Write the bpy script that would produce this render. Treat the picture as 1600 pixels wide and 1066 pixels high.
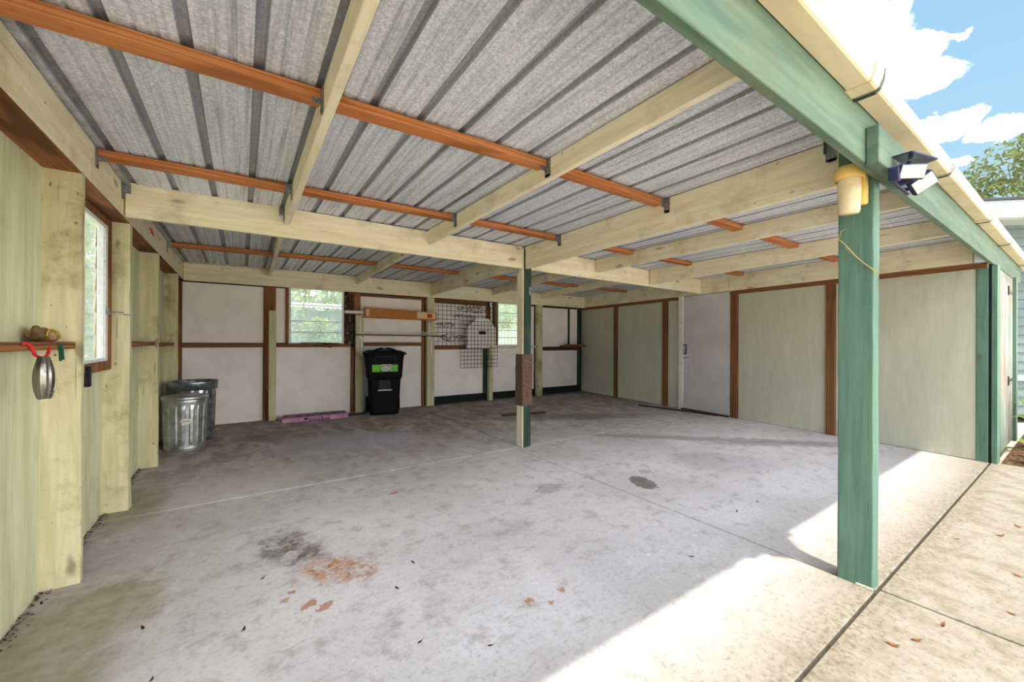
import bpy, bmesh, math, random
from mathutils import Vector, Matrix
random.seed(7)
R = math.radians
S = bpy.context.scene
COL = S.collection
for o in list(bpy.data.objects): bpy.data.objects.remove(o)

# ---------------------------------------------------------------- camera
F_PX = 621.18
cd = bpy.data.cameras.new('camera'); cd.sensor_width = 36; cd.lens = 36*F_PX/1600; cd.clip_start = .02; cd.clip_end = 500
cam = bpy.data.objects.new('camera', cd); COL.objects.link(cam)
yaw, pit, rol = R(-34.2572), R(.0822), R(.2301)
rt = Vector((math.cos(yaw), math.sin(yaw), 0)); fw = Vector((-math.sin(yaw), math.cos(yaw), 0)); up = Vector((0, 0, 1))
fw2 = math.cos(pit)*fw + math.sin(pit)*up; up2 = math.cos(pit)*up - math.sin(pit)*fw
rt2 = math.cos(rol)*rt + math.sin(rol)*up2; up3 = math.cos(rol)*up2 - math.sin(rol)*rt
CAMP = Vector((.8191, 0, 1.25))
cam.matrix_world = Matrix(((rt2.x, up3.x, -fw2.x, CAMP.x), (rt2.y, up3.y, -fw2.y, CAMP.y), (rt2.z, up3.z, -fw2.z, CAMP.z), (0, 0, 0, 1)))
S.camera = cam

# ---------------------------------------------------------------- light
S.cycles.max_bounces = 16; S.cycles.diffuse_bounces = 10; S.cycles.transparent_max_bounces = 16
S.view_settings.view_transform = 'Standard'; S.view_settings.look = 'None'
S.view_settings.exposure = 2.0; S.view_settings.gamma = 1; S.view_settings.use_curve_mapping = False
sd = bpy.data.lights.new('sun', 'SUN'); sd.energy = 1.8; sd.angle = R(1.2); sd.color = (1, .91, .76)
sun = bpy.data.objects.new('sun', sd); COL.objects.link(sun); sun.location = (-1, -8, 20)
sun.rotation_euler = Vector((.09, .637, -2.375)).to_track_quat('-Z', 'Y').to_euler()

def lin(c):
    return tuple((v/255/12.92 if v/255 <= .04045 else ((v/255+.055)/1.055)**2.4) for v in c) + (1,)

class G:
    """tiny node-graph helper"""
    def __init__(s, nt): s.t = nt; s.n = nt.nodes; s.l = nt.links; s.n.clear()
    def node(s, ty, **kw):
        n = s.n.new(ty)
        for k, v in kw.items(): setattr(n, k, v)
        return n
    def put(s, sock, v):
        if isinstance(v, bpy.types.NodeSocket): s.l.new(v, sock)
        else: sock.default_value = v
    def math(s, op, a, b=0.0, c=0.0, clamp=False):
        n = s.node('ShaderNodeMath', operation=op, use_clamp=clamp)
        s.put(n.inputs[0], a); s.put(n.inputs[1], b); s.put(n.inputs[2], c); return n.outputs[0]
    def vmath(s, op, a, b=(0, 0, 0), out=0):
        n = s.node('ShaderNodeVectorMath', operation=op); s.put(n.inputs[0], a)
        if op == 'SCALE': s.put(n.inputs[3], b)
        else: s.put(n.inputs[1], b)
        return n.outputs[out]
    def pos(s): return s.node('ShaderNodeNewGeometry').outputs['Position']
    def obj(s): return s.node('ShaderNodeTexCoord').outputs['Object']
    def rnd(s): return s.node('ShaderNodeObjectInfo').outputs['Random']
    def mul(s, v, sc): return s.vmath('MULTIPLY', v, sc)
    def noise(s, v, scale=1., det=4., rough=.55, dist=0., col=False):
        n = s.node('ShaderNodeTexNoise'); s.put(n.inputs['Vector'], v); s.put(n.inputs['Scale'], scale); s.put(n.inputs['Detail'], det)
        s.put(n.inputs['Roughness'], rough); s.put(n.inputs['Distortion'], dist); return n.outputs['Color' if col else 'Fac']
    def vor(s, v, scale=1., feat='F1', out='Distance'):
        n = s.node('ShaderNodeTexVoronoi', feature=feat); s.put(n.inputs['Vector'], v); s.put(n.inputs['Scale'], scale); return n.outputs[out]
    def ramp(s, f, a, b, lo=0., hi=1.):
        n = s.node('ShaderNodeMapRange', interpolation_type='SMOOTHSTEP'); s.put(n.inputs[0], f); s.put(n.inputs[1], a); s.put(n.inputs[2], b); s.put(n.inputs[3], lo); s.put(n.inputs[4], hi); return n.outputs[0]
    def mix(s, f, a, b, bt='MIX'):
        n = s.node('ShaderNodeMix', data_type='RGBA', blend_type=bt); s.put(n.inputs[0], f); s.put(n.inputs[6], a); s.put(n.inputs[7], b); return n.outputs[2]
    def sep(s, v):
        n = s.node('ShaderNodeSeparateXYZ'); s.put(n.inputs[0], v); return n.outputs
    def comb(s, x, y, z):
        n = s.node('ShaderNodeCombineXYZ'); s.put(n.inputs[0], x); s.put(n.inputs[1], y); s.put(n.inputs[2], z); return n.outputs[0]
    def bump(s, h, st=.3, d=.01):
        n = s.node('ShaderNodeBump'); s.put(n.inputs['Height'], h); n.inputs['Strength'].default_value = st; n.inputs['Distance'].default_value = d; return n.outputs[0]
    def bsdf(s, col, rough=.7, metal=0., nrm=None, spec=.3, **kw):
        n = s.node('ShaderNodeBsdfPrincipled'); s.put(n.inputs['Base Color'], col); s.put(n.inputs['Roughness'], rough); s.put(n.inputs['Metallic'], metal)
        n.inputs['Specular IOR Level'].default_value = spec
        if nrm is not None: s.put(n.inputs['Normal'], nrm)
        for k, v in kw.items(): s.put(n.inputs[k.replace('_', ' ')], v)
        o = s.node('ShaderNodeOutputMaterial'); s.l.new(n.outputs[0], o.inputs[0]); return n
def newmat(name):
    m = bpy.data.materials.new(name); m.use_nodes = True; return m, G(m.node_tree)
def flat(name, c, rough=.6, metal=0., spec=.3, var=.12, sc=30.):
    m, g = newmat(name); p = g.pos()
    f = g.noise(p, sc, 4); c0 = lin(c)
    dk = tuple(v*(1-var*2) for v in c0[:3])+(1,); lt = tuple(min(1, v*(1+var)) for v in c0[:3])+(1,)
    g.bsdf(g.mix(g.ramp(f, .3, .7), dk, lt), rough, metal, g.bump(f, .15, .003), spec); return m

# ---------------------------------------------------------------- sky: blue with scattered fair-weather clouds
w = bpy.data.worlds.new('sky'); S.world = w; w.use_nodes = True; g = G(w.node_tree)
P = g.vmath('NORMALIZE', g.node('ShaderNodeTexCoord').outputs['Generated'])
px, py, pz = g.sep(P)
base = g.mix(g.ramp(pz, 0.0, .75), lin((112, 136, 150)), lin((90, 121, 144)))
warp = g.noise(P, 22., 6, .6, col=True)
Pw = g.vmath('ADD', P, g.vmath('SCALE', g.vmath('SUBTRACT', warp, (.5, .5, .5)), .055))
gen = g.ramp(g.math('ADD', g.noise(g.mul(Pw, (1, 1, 2.2)), 1.6, 6, .6), 0.), .50, .60)
view = g.ramp(g.vmath('DOT_PRODUCT', P, Vector((.90, .14, .40)).normalized(), 1), .93, .80)   # the open patch of sky the named clouds stand in
cl = g.math('MULTIPLY', gen, view)
for d, rx, rz in [((.80, .245, .545), .085, .06), ((.838, .205, .50), .06, .05), ((.866, .180, .452), .075, .045), ((.897, .150, .418), .055, .030), ((.927, .133, .348), .052, .028),
                  ((.945, .078, .322), .045, .020), ((.879, .114, .464), .016, .007), ((.950, .123, .286), .020, .009), ((.905, .155, .33), .03, .02)]:
    d = Vector(d).normalized(); sx = d.cross(Vector((0, 0, 1))).normalized(); sz = sx.cross(d)
    a = g.math('DIVIDE', g.vmath('DOT_PRODUCT', Pw, sx, 1), rx)
    b = g.math('DIVIDE', g.math('SUBTRACT', g.vmath('DOT_PRODUCT', Pw, sz, 1), 0.), rz)
    rr = g.math('SQRT', g.math('ADD', g.math('MULTIPLY', a, a), g.math('MULTIPLY', b, b)))
    front = g.ramp(g.vmath('DOT_PRODUCT', P, d, 1), .5, .6)
    rr = g.math('DIVIDE', rr, .74)
    cl = g.math('MAXIMUM', cl, g.math('MULTIPLY', g.ramp(rr, 1.15, .7), front))
shade = g.noise(Pw, 9., 4)
cc = g.mix(g.ramp(shade, .3, .7), (2.6, 2.55, 2.55, 1), (3.7, 3.6, 3.5, 1))
low = g.ramp(pz, -.02, 0.0)
skyc = g.mix(low, lin((150, 160, 120)), g.mix(cl, base, cc))
bg = g.node('ShaderNodeBackground'); g.l.new(skyc, bg.inputs[0]); bg.inputs[1].default_value = 0.82
ow = g.node('ShaderNodeOutputWorld'); g.l.new(bg.outputs[0], ow.inputs[0])

# ---------------------------------------------------------------- materials
def wood(name, ax, c1, c2, grain=24., specks=.5, mild=.3, mildc=(120, 110, 70), knots=True, ring=0., rough=.75, brk=None):
    """painted or bare lumber, grain running along axis ax"""
    m, g = newmat(name); p = g.pos(); r = g.rnd()
    off = g.comb(g.math('MULTIPLY', r, 37.), g.math('MULTIPLY', r, 91.), g.math('MULTIPLY', r, 53.))
    q = g.vmath('ADD', p, off)
    sc = [grain, grain, grain]; sc['xyz'.index(ax)] = 1.3
    gr = g.noise(g.mul(q, tuple(sc)), 1., 6, .62, .6)
    fine = g.noise(g.mul(q, tuple(v*4 for v in sc)), 1., 3)
    col = g.mix(g.ramp(gr, .3, .7), lin(c1), lin(c2))
    if ring:
        sc2 = [7., 7., 7.]; sc2['xyz'.index(ax)] = .7
        n = g.node('ShaderNodeTexWave', wave_type='RINGS', rings_direction='X' if ax != 'x' else 'Y'); g.put(n.inputs['Vector'], g.mul(q, tuple(sc2))); n.inputs['Scale'].default_value = 1.8
        n.inputs['Distortion'].default_value = 5.; n.inputs['Detail'].default_value = 2; n.inputs['Detail Scale'].default_value = .9
        dk = tuple(v*.42 for v in lin(c1)[:3])+(1,)
        col = g.mix(g.math('MULTIPLY', g.ramp(n.outputs['Fac'], .55, .9), ring), col, dk)
    if mild:
        mm = g.ramp(g.noise(q, 3.1, 6, .68), .5, .72, 0, mild)
        col = g.mix(mm, col, lin(mildc))
    if knots:
        sk = [5., 5., 5.]; sk['xyz'.index(ax)] = 1.7
        v = g.vor(g.mul(g.vmath('ADD', q, g.vmath('SCALE', g.noise(q, 9., 2, col=True), .05)), tuple(sk)), 1.)
        col = g.mix(g.ramp(v, .14, .05, 0, .65), col, lin((96, 70, 44)))
    if knots:
        ck = [70, 70, 70]; ck['xyz'.index(ax)] = 2.2
        col = g.mix(g.ramp(g.noise(g.mul(q, tuple(ck)), 1., 2, .5), .70, .76, 0, .6), col, lin((70, 54, 36)))
        col = g.mix(g.ramp(g.noise(q, 23., 2, .5), .72, .76, 0, specks), col, lin((84, 68, 44)))
    if specks:
        v = g.noise(q, 75., 3, .6); col = g.mix(g.ramp(v, .68, .75, 0, specks), col, lin((60, 48, 30)))
    col = g.mix(g.ramp(fine, .3, .75, 0, .16), col, tuple(v*.5 for v in lin(c1)[:3])+(1,))
    col = g.mix(g.math('MULTIPLY', r, .14), col, tuple(v*.6 for v in lin(c1)[:3])+(1,))
    g.bsdf(col, rough, 0., g.bump(g.math('ADD', gr, g.math('MULTIPLY', fine, .4)), .35, .004), .25); return m
CREAM1, CREAM2 = (228, 215, 182), (245, 236, 210)
MAT = {}
for a in 'xyz':
    MAT['cream_'+a] = wood('weathered_cream_paint_'+a, a, CREAM1, CREAM2, 20, .55, .42, (142, 128, 88))
    MAT['brown_'+a] = wood('brown_stained_pine_'+a, a, (124, 80, 50), (166, 112, 72), 26, .25, .3, (84, 46, 24), True, .75)
    MAT['orange_'+a] = wood('orange_bare_pine_'+a, a, (186, 112, 62), (208, 140, 88), 30, .3, .35, (150, 78, 34), True, .5)
    MAT['green_'+a] = wood('green_painted_lumber_'+a, a, (84, 118, 100), (110, 140, 122), 22, .35, .3, (60, 92, 74), True, 0)
MAT['post_cream'] = wood('yellowed_cream_post', 'z', (196, 188, 148), (220, 212, 174), 14, .8, .75, (140, 126, 80))
MAT['ply'] = wood('pale_green_painted_plywood', 'z', (200, 202, 164), (224, 224, 190), 11, .5, .28, (140, 146, 100), False, .10)
MAT['dgreen'] = wood('dark_green_paint', 'z', (34, 58, 46), (56, 80, 66), 22, .4, .4, (90, 84, 70))
MAT['header'] = wood('faded_green_header_paint', 'x', (82, 104, 88), (108, 128, 108), 16, .25, .6, (104, 100, 66), False)
MAT['darktrim'] = wood('dark_aged_wood', 'x', (58, 36, 24), (96, 62, 40), 26, .4, .4, (30, 22, 18))
MAT['darktrimz'] = wood('dark_aged_wood_z', 'z', (58, 36, 24), (96, 62, 40), 26, .4, .4, (30, 22, 18))
def mat_rot():
    m, g = newmat('rotten_dark_wood'); p = g.pos(); f = g.noise(g.mul(p, (30, 30, 11)), 1., 6, .7)
    c = g.mix(g.ramp(f, .4, .55), lin((34, 24, 20)), lin((88, 62, 48))); c = g.mix(g.ramp(g.noise(p, 14., 4), .62, .68), c, lin((196, 176, 164)))
    g.bsdf(c, .9, 0, g.bump(f, 1., .02)); return m
MAT['rot'] = mat_rot()
def mat_metal():
    m, g = newmat('galvanised_sheet'); p = g.pos(); r = g.rnd()
    sp = g.vor(p, 120., out='Color'); s1 = g.sep(sp)[0]
    mott = g.noise(p, 55., 5, .7)
    st = g.noise(g.mul(p, (26, .9, 1)), 1., 5, .65)
    f = g.math('ADD', g.math('MULTIPLY', s1, .30), g.math('MULTIPLY', mott, .7))
    c = g.mix(g.ramp(f, .25, .80), lin((186, 190, 202)), lin((236, 238, 246)))
    c = g.mix(g.ramp(g.noise(g.mul(p, (60, 1.6, 1)), 1., 4, .6), .45, .7, 0, .35), c, lin((112, 118, 128)))
    c = g.mix(g.ramp(st, .50, .74, 0, .45), c, lin((88, 88, 92)))
    x, y, z = g.sep(p)
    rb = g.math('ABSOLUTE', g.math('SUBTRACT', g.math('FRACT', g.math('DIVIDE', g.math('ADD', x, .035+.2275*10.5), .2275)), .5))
    c = g.mix(g.ramp(rb, .105, .075, 0, .55), c, lin((96, 98, 100)))   # shade painted into each rib hollow, together with some grime
    # grime beside each lap and along the old leak lines above purlins
    for yy in (1.96, 3.24, 5.81):
        d = g.math('ABSOLUTE', g.math('SUBTRACT', g.math('ADD', y, g.math('MULTIPLY', g.noise(p, 18., 3), .05)), yy+.02))
        c = g.mix(g.ramp(d, .085, .05, 0, .45), c, lin((110, 92, 76)))
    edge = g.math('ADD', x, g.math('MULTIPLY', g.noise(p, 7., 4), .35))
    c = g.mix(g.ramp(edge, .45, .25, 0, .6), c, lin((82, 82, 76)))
    c = g.mix(g.math('MULTIPLY', g.ramp(g.noise(g.mul(p, (60, 6, 1)), 1., 2), .72, .78), .5), c, lin((235, 238, 240)))
    g.bsdf(c, .5, 0., g.bump(mott, .06, .002), .5); return m
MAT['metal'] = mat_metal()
def mat_foam():
    m, g = newmat('off_white_foam_board'); p = g.pos()
    n = g.noise(p, 4., 5, .6); c = g.mix(g.ramp(n, .35, .7), lin((254, 246, 243)), lin((245, 236, 232)))
    x, y, z = g.sep(p)
    tex = g.math('ADD', g.math('SINE', g.math('MULTIPLY', x, 260.)), g.math('SINE', g.math('MULTIPLY', z, 260.)))
    c = g.mix(g.ramp(g.noise(p, 60., 3), .68, .76, 0, .5), c, lin((120, 104, 92)))
    c = g.mix(g.ramp(z, .45, .05, 0, .12), c, lin((150, 136, 122)))
    g.bsdf(c, .85, 0, g.bump(tex, .15, .0015)); return m
MAT['foam'] = mat_foam()
def mat_print():
    m, g = newmat('foam_board_with_faded_print'); p = g.pos(); n = g.noise(p, 4., 5, .6)
    c = g.mix(g.ramp(n, .35, .7), lin((254, 246, 243)), lin((245, 236, 232))); x, y, z = g.sep(p)
    tx = g.noise(g.mul(p, (34, 1, 60)), 1., 4, .6)
    def zone(cx, cz, rx, rz):
        a = g.math('DIVIDE', g.math('SUBTRACT', x, cx), rx); b = g.math('DIVIDE', g.math('SUBTRACT', z, cz), rz)
        return g.ramp(g.math('ADD', g.math('MULTIPLY', a, a), g.math('MULTIPLY', b, b)), 1.1, .8)
    zz = g.math('MAXIMUM', g.math('MAXIMUM', zone(4.85, 1.93, .42, .09), zone(4.2, 1.58, .22, .06)), g.math('MAXIMUM', zone(4.35, 1.33, .28, .09), zone(4.62, 1.77, .30, .04)))
    c = g.mix(g.math('MULTIPLY', zz, g.ramp(tx, .5, .54)), c, lin((62, 54, 52)))
    g.bsdf(c, .85, 0); return m
MAT['print'] = mat_print()
MAT['sage'] = wood('sage_painted_hardboard', 'z', (196, 196, 176), (206, 206, 188), 9, .22, .22, (204, 202, 180), False)
def mat_door():
    m, g = newmat('grey_door_paint'); p = g.pos(); n = g.noise(p, 2.2, 5, .6)
    c = g.mix(g.ramp(n, .3, .7), lin((200, 195, 199)), lin((216, 211, 215))); c = g.mix(g.ramp(g.noise(p, 16., 4), .66, .74, 0, .35), c, lin((128, 112, 104)))
    g.bsdf(c, .55, 0, g.bump(n, .1, .004), .35); return m
MAT['door'] = mat_door()
def mat_floor():
    m, g = newmat('stained_concrete'); p = g.pos(); x, y, z = g.sep(p)
    n1 = g.noise(p, 1.1, 6, .62); n2 = g.noise(p, 7., 7, .68); n3 = g.noise(p, 42., 5, .7); n4 = g.noise(g.mul(p, (2.4, 1.2, 1)), 2., 6, .65, .6)
    c = g.mix(g.ramp(n1, .35, .68), lin((203, 199, 203)), lin((221, 217, 222)))
    c = g.mix(g.ramp(n2, .50, .70, 0, .5), c, lin((140, 131, 127)))
    c = g.mix(g.ramp(n3, .5, .72, 0, .42), c, lin((140, 130, 122)))
    c = g.mix(g.ramp(g.noise(p, 18., 5, .6), .60, .70, 0, .35), c, lin((240, 236, 238)))
    c = g.mix(g.ramp(g.noise(p, 110., 2, .5), .66, .72, 0, .5), c, lin((96, 84, 76)))
    c = g.mix(g.ramp(g.noise(g.mul(p, (3, 9, 1)), 2.2, 6, .7, .5), .54, .70, 0, .32), c, lin((140, 130, 126)))
    # dusty brown dirt tracked in towards the back and along the left wall
    back = g.ramp(g.math('ADD', y, g.math('MULTIPLY', n4, 2.6)), 4.4, 7.4)
    lft = g.ramp(g.math('ADD', x, g.math('MULTIPLY', n4, 1.3)), 1.35, .55)
    dirt = g.math('MAXIMUM', g.math('MULTIPLY', back, .82), g.math('MULTIPLY', lft, .62))
    dirt = g.math('MULTIPLY', dirt, g.ramp(n4, .25, .62, .35, 1.))
    c = g.mix(dirt, c, lin((124, 106, 92)))
    hb = g.ramp(g.noise(g.mul(p, (1, 1.7, 1)), 2.6, 6, .7, 1.), .54, .72, 0, .55)
    c = g.mix(g.math('MULTIPLY', hb, g.ramp(y, 2.4, 4.2)), c, lin((96, 82, 72)))
    wx = g.vmath('ADD', p, g.vmath('SCALE', g.vmath('SUBTRACT', g.noise(p, 9., 5, .65, col=True), (.5, .5, .5)), .34))
    wxf = g.vmath('ADD', p, g.vmath('SCALE', g.vmath('SUBTRACT', g.noise(p, 26., 4, .6, col=True), (.5, .5, .5)), .09))
    def blob(cx, cy, rx, ry, rot, src=None, a=1.1, b=.6):
        s_ = g.sep(src if src is not None else wx); dx = g.math('SUBTRACT', s_[0], cx); dy = g.math('SUBTRACT', s_[1], cy); ca, sa = math.cos(R(rot)), math.sin(R(rot))
        u = g.math('DIVIDE', g.math('ADD', g.math('MULTIPLY', dx, ca), g.math('MULTIPLY', dy, sa)), rx)
        v = g.math('DIVIDE', g.math('SUBTRACT', g.math('MULTIPLY', dy, ca), g.math('MULTIPLY', dx, sa)), ry)
        return g.ramp(g.math('ADD', g.math('MULTIPLY', u, u), g.math('MULTIPLY', v, v)), a, b)
    # pale worn patches
    c = g.mix(g.math('MULTIPLY', blob(1.9, 5.2, .9, .55, -20, None, 1.6, .2), .6), c, lin((190, 186, 202)))
    c = g.mix(g.math('MULTIPLY', blob(.9, 4.2, .6, .45, 20, None, 1.6, .2), .5), c, lin((214, 208, 196)))
    # algae by the left wall
    al = g.math('MAXIMUM', blob(.28, 2.58, .28, .30, 0, None, 1.4, .3), g.math('MAXIMUM', blob(.10, 2.15, .32, .5, 0, None, 1.5, .3), blob(.16, 4.1, .2, .45, 0, None, 1.6, .2)))
    c = g.mix(g.math('MULTIPLY', al, g.ramp(n2, .2, .65, .25, .72)), c, lin((140, 140, 98)))
    # oil, rust, damp marks and tyre streaks
    oil = g.math('MULTIPLY', blob(1.07, 2.74, .30, .15, -66, None, 1.6, .1), g.ramp(g.noise(wx, 8., 5, .7), .36, .6, .15, 1.))
    c = g.mix(g.math('MULTIPLY', oil, .85), c, lin((70, 54, 38)))
    rs = g.math('MULTIPLY', blob(1.26, 2.33, .22, .13, -38, None, 1.6, .1), g.ramp(g.noise(g.mul(wx, (1, 1, 1)), 13., 6, .72, .8), .36, .60))
    c = g.mix(g.math('MULTIPLY', rs, .9), c, g.mix(g.ramp(n3, .4, .65), lin((196, 132, 66)), lin((132, 82, 40))))
    for (cx, cy, rr_) in ((1.09, 2.10, .03), (1.15, 2.04, .028), (1.0, 2.2, .02), (1.03, 2.24, .016), (1.97, 1.53, .022), (2.16, 1.52, .02), (1.86, 3.25, .03), (2.05, 1.47, .012)):
        c = g.mix(g.math('MULTIPLY', blob(cx, cy, rr_*1.3, rr_, 20, wxf, 1.2, .6), .75), c, lin((172, 110, 66)))
    c = g.mix(g.math('MULTIPLY', blob(3.78, 2.27, .10, .17, -25, wxf, 1.15, .8), .82), c, lin((104, 92, 88)))
    c = g.mix(g.math('MULTIPLY', blob(3.02, 2.62, .17, .09, 5, wx, 1.3, .5), .42), c, lin((120, 112, 108)))
    c = g.mix(g.math('MULTIPLY', blob(4.05, 2.45, .07, .06, 0, wxf, 1.15, .8), .4), c, lin((110, 104, 104)))
    c = g.mix(g.math('MULTIPLY', blob(5.0, 2.2, .55, .35, -35, wx, 1.4, .3), .28), c, lin((122, 120, 134)))
    c = g.mix(g.math('MULTIPLY', blob(5.9, 2.75, 1.7, .13, -42, wx, 1.5, .2), .5), c, lin((110, 104, 108)))
    c = g.mix(g.math('MULTIPLY', blob(6.3, 2.2, .9, .12, -38, wx, 1.5, .2), .45), c, lin((110, 104, 108)))
    c = g.mix(g.math('MULTIPLY', blob(5.4, 4.9, 1.3, .3, -25, wx, 1.5, .2), .5), c, lin((100, 90, 84)))
    for (cx, cy, rx, ry) in ((.95, 3.6, .12, .05), (1.2, 3.5, .1, .04), (1.45, 2.35, .06, .03), (1.9, 2.0, .09, .07), (1.75, 2.5, .05, .04), (1.35, 1.75, .05, .05), (1.6, 1.75, .09, .08), (2.35, 2.2, .12, .09), (3.2, 6.5, .3, .12), (1.0, 6.1, .4, .15)):
        c = g.mix(g.math('MULTIPLY', blob(cx, cy, rx, ry, 15, wx, 1.6, .0), .2), c, lin((120, 108, 100)))
    # outdoor apron: tan, pitted and algae-mottled
    out = g.math('MAXIMUM', g.ramp(g.math('ADD', y, g.math('MULTIPLY', n2, .9)), 2.05, 1.0), g.ramp(x, 7.5, 8.))
    tn = g.mix(g.ramp(n2, .38, .66), lin((124, 117, 102)), lin((102, 93, 74)))
    tn = g.mix(g.ramp(n3, .52, .66, 0, .6), tn, lin((62, 55, 42)))
    tn = g.mix(g.ramp(n4, .5, .75, 0, .5), tn, lin((90, 80, 60)))
    far = g.ramp(y, -1.2, -2.6)
    tn = g.mix(far, tn, lin((226, 218, 200)))  # pale concrete out of view, added to bounce light under the roof
    c = g.mix(g.math('MULTIPLY', out, .9), c, tn)
    jt = g.ramp(g.math('ABSOLUTE', g.math('SUBTRACT', y, .62)), .16, .0, 0, .5)
    c = g.mix(g.math('MULTIPLY', jt, g.ramp(n3, .4, .6)), c, lin((86, 76, 52)))
    h = g.math('ADD', g.math('MULTIPLY', n2, .5), g.math('MULTIPLY', n3, .5))
    g.bsdf(c, g.ramp(n2, .3, .7, .62, .85), 0., g.bump(h, .35, .006), .3); return m
MAT['floor'] = mat_floor()
MAT['caulk'] = flat('pale_joint_filler', (216, 208, 196), .9)
MAT['black'] = flat('black_void_board', (26, 34, 30), .9)
MAT['plastic'] = flat('black_cart_plastic', (11, 12, 18), .6, 0, .14, .1, 60)
MAT['plastic2'] = flat('black_plastic_trim', (9, 9, 12), .5, 0, .4)
MAT['wire'] = flat('black_wire_coating', (34, 30, 32), .5)
MAT['galv'] = flat('galvanised_hardware', (150, 152, 156), .45, .7, .5, .25, 80)
def mat_can():
    m, g = newmat('galvanised_can'); p = g.pos(); n = g.noise(p, 11., 5, .6); v = g.sep(g.vor(p, 90., out='Color'))[0]
    c = g.mix(g.ramp(g.math('ADD', g.math('MULTIPLY', v, .12), n), .3, .8), lin((150, 152, 146)), lin((206, 209, 208)))
    g.bsdf(c, .34, .85, g.bump(n, .1, .003), .5); return m
MAT['can'] = mat_can()
MAT['can2'] = flat('dark_galvanised_can', (150, 158, 162), .26, .85, .5, .25, 10)
MAT['steel'] = flat('brushed_stainless', (190, 186, 178), .22, .95, .5, .1, 8)
MAT['red'] = flat('red_vinyl_coating', (206, 40, 48), .35)
MAT['clip'] = flat('dark_green_plastic', (22, 84, 56), .4)
MAT['pouch'] = flat('tan_worn_leather', (150, 122, 78), .75, 0, .3, .3, 20)
MAT['yellow'] = flat('yellow_piping', (206, 184, 52), .6)
MAT['orangep'] = flat('orange_paper', (214, 140, 84), .7)
MAT['card'] = flat('brown_cardboard', (184, 124, 66), .85, 0, .2, .06, 12)
MAT['label'] = flat('pale_paper_label', (224, 196, 160), .8, 0, .2, .04)
MAT['olabel'] = flat('orange_print', (214, 92, 30), .8, 0, .2, .04)
MAT['wpaint'] = flat('white_paint', (236, 232, 226), .6, 0, .3, .08)
MAT['alu'] = flat('aged_aluminium', (226, 229, 230), .5, 0., .4, .05, 40)
MAT['gut'] = wood('stained_cream_gutter', 'x', (204, 188, 158), (222, 206, 178), 5, .25, .5, (176, 150, 112), False, 0, .5)
MAT['bracket'] = flat('green_black_metal', (44, 62, 52), .5, .2)
MAT['pink'] = flat('dusty_pink_foam', (206, 150, 180), .8, 0, .2, .2, 18)
MAT['pinktop'] = flat('dust_on_foam', (134, 112, 112), .9, 0, .2, .2, 18)
MAT['ink'] = flat('black_print', (34, 26, 30), .8)
MAT['green_label'] = flat('lime_label', (120, 204, 66), .6, 0, .3, .06)
MAT['glabel2'] = flat('pale_label_panel', (196, 204, 190), .6, 0, .3, .2, 60)
MAT['wcanvas'] = flat('brown_fuzzy_carpet', (112, 88, 76), .98, 0, .1, .35, 120)
MAT['amber'] = flat('cream_yellow_fixture_plastic', (240, 200, 112), .45, 0, .4, .05)
MAT['navy'] = flat('navy_plastic', (34, 38, 72), .4)
MAT['panelb'] = flat('solar_panel_blue', (30, 36, 88), .2, 0, .6, .2, 90)
MAT['led'] = flat('white_led_lens', (238, 232, 214), .35, 0, .5, .05)
MAT['twine'] = flat('jute_twine', (206, 178, 118), .9)
MAT['siding'] = flat('grey_blue_siding', (112, 126, 126), .7, 0, .3, .05)
MAT['eave'] = flat('pale_grey_eave', (168, 176, 180), .7, 0, .3, .05)
MAT['shingle'] = flat('dark_roof_edge', (70, 72, 76), .9)
def mat_weather():
    m, g = newmat('weathered_painted_boards'); p = g.pos(); n = g.noise(g.mul(p, (14, 14, 1.5)), 1., 6, .65)
    c = g.mix(g.ramp(n, .42, .58), lin((158, 160, 154)), lin((112, 128, 118))); c = g.mix(g.ramp(g.noise(g.mul(p, (9, 9, .9)), 1., 5), .52, .62), c, lin((148, 112, 98)))
    c = g.mix(g.ramp(g.noise(g.mul(p, (20, 20, 1.2)), 1., 5), .6, .7), c, lin((112, 118, 80)))
    g.bsdf(c, .85, 0, g.bump(n, .5, .006)); return m
MAT['weather'] = mat_weather()
def mat_glass():
    m, g = newmat('dusty_louvre_glass'); p = g.pos()
    tr = g.node('ShaderNodeBsdfTransparent'); gl = g.node('ShaderNodeBsdfGlossy'); gl.inputs['Roughness'].default_value = .08
    df = g.node('ShaderNodeBsdfTranslucent'); df.inputs[0].default_value = lin((236, 246, 244)); tr.inputs[0].default_value = (.93, .98, .96, 1)
    a = g.node('ShaderNodeMixShader'); g.put(a.inputs[0], g.ramp(g.noise(g.mul(p, (5, 5, 2)), 1., 5), .3, .8, .10, .26)); g.l.new(tr.outputs[0], a.inputs[1]); g.l.new(df.outputs[0], a.inputs[2])
    b = g.node('ShaderNodeMixShader'); fr = g.node('ShaderNodeFresnel'); fr.inputs[0].default_value = 1.45; g.l.new(g.math('MULTIPLY', fr.outputs[0], .45), b.inputs[0]); g.l.new(a.outputs[0], b.inputs[1]); g.l.new(gl.outputs[0], b.inputs[2])
    o = g.node('ShaderNodeOutputMaterial'); g.l.new(b.outputs[0], o.inputs[0]); return m
MAT['glass'] = mat_glass()
MAT['frost'] = flat('frosted_lamp_glass', (238, 218, 176), .25, 0, .5, .04)
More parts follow.
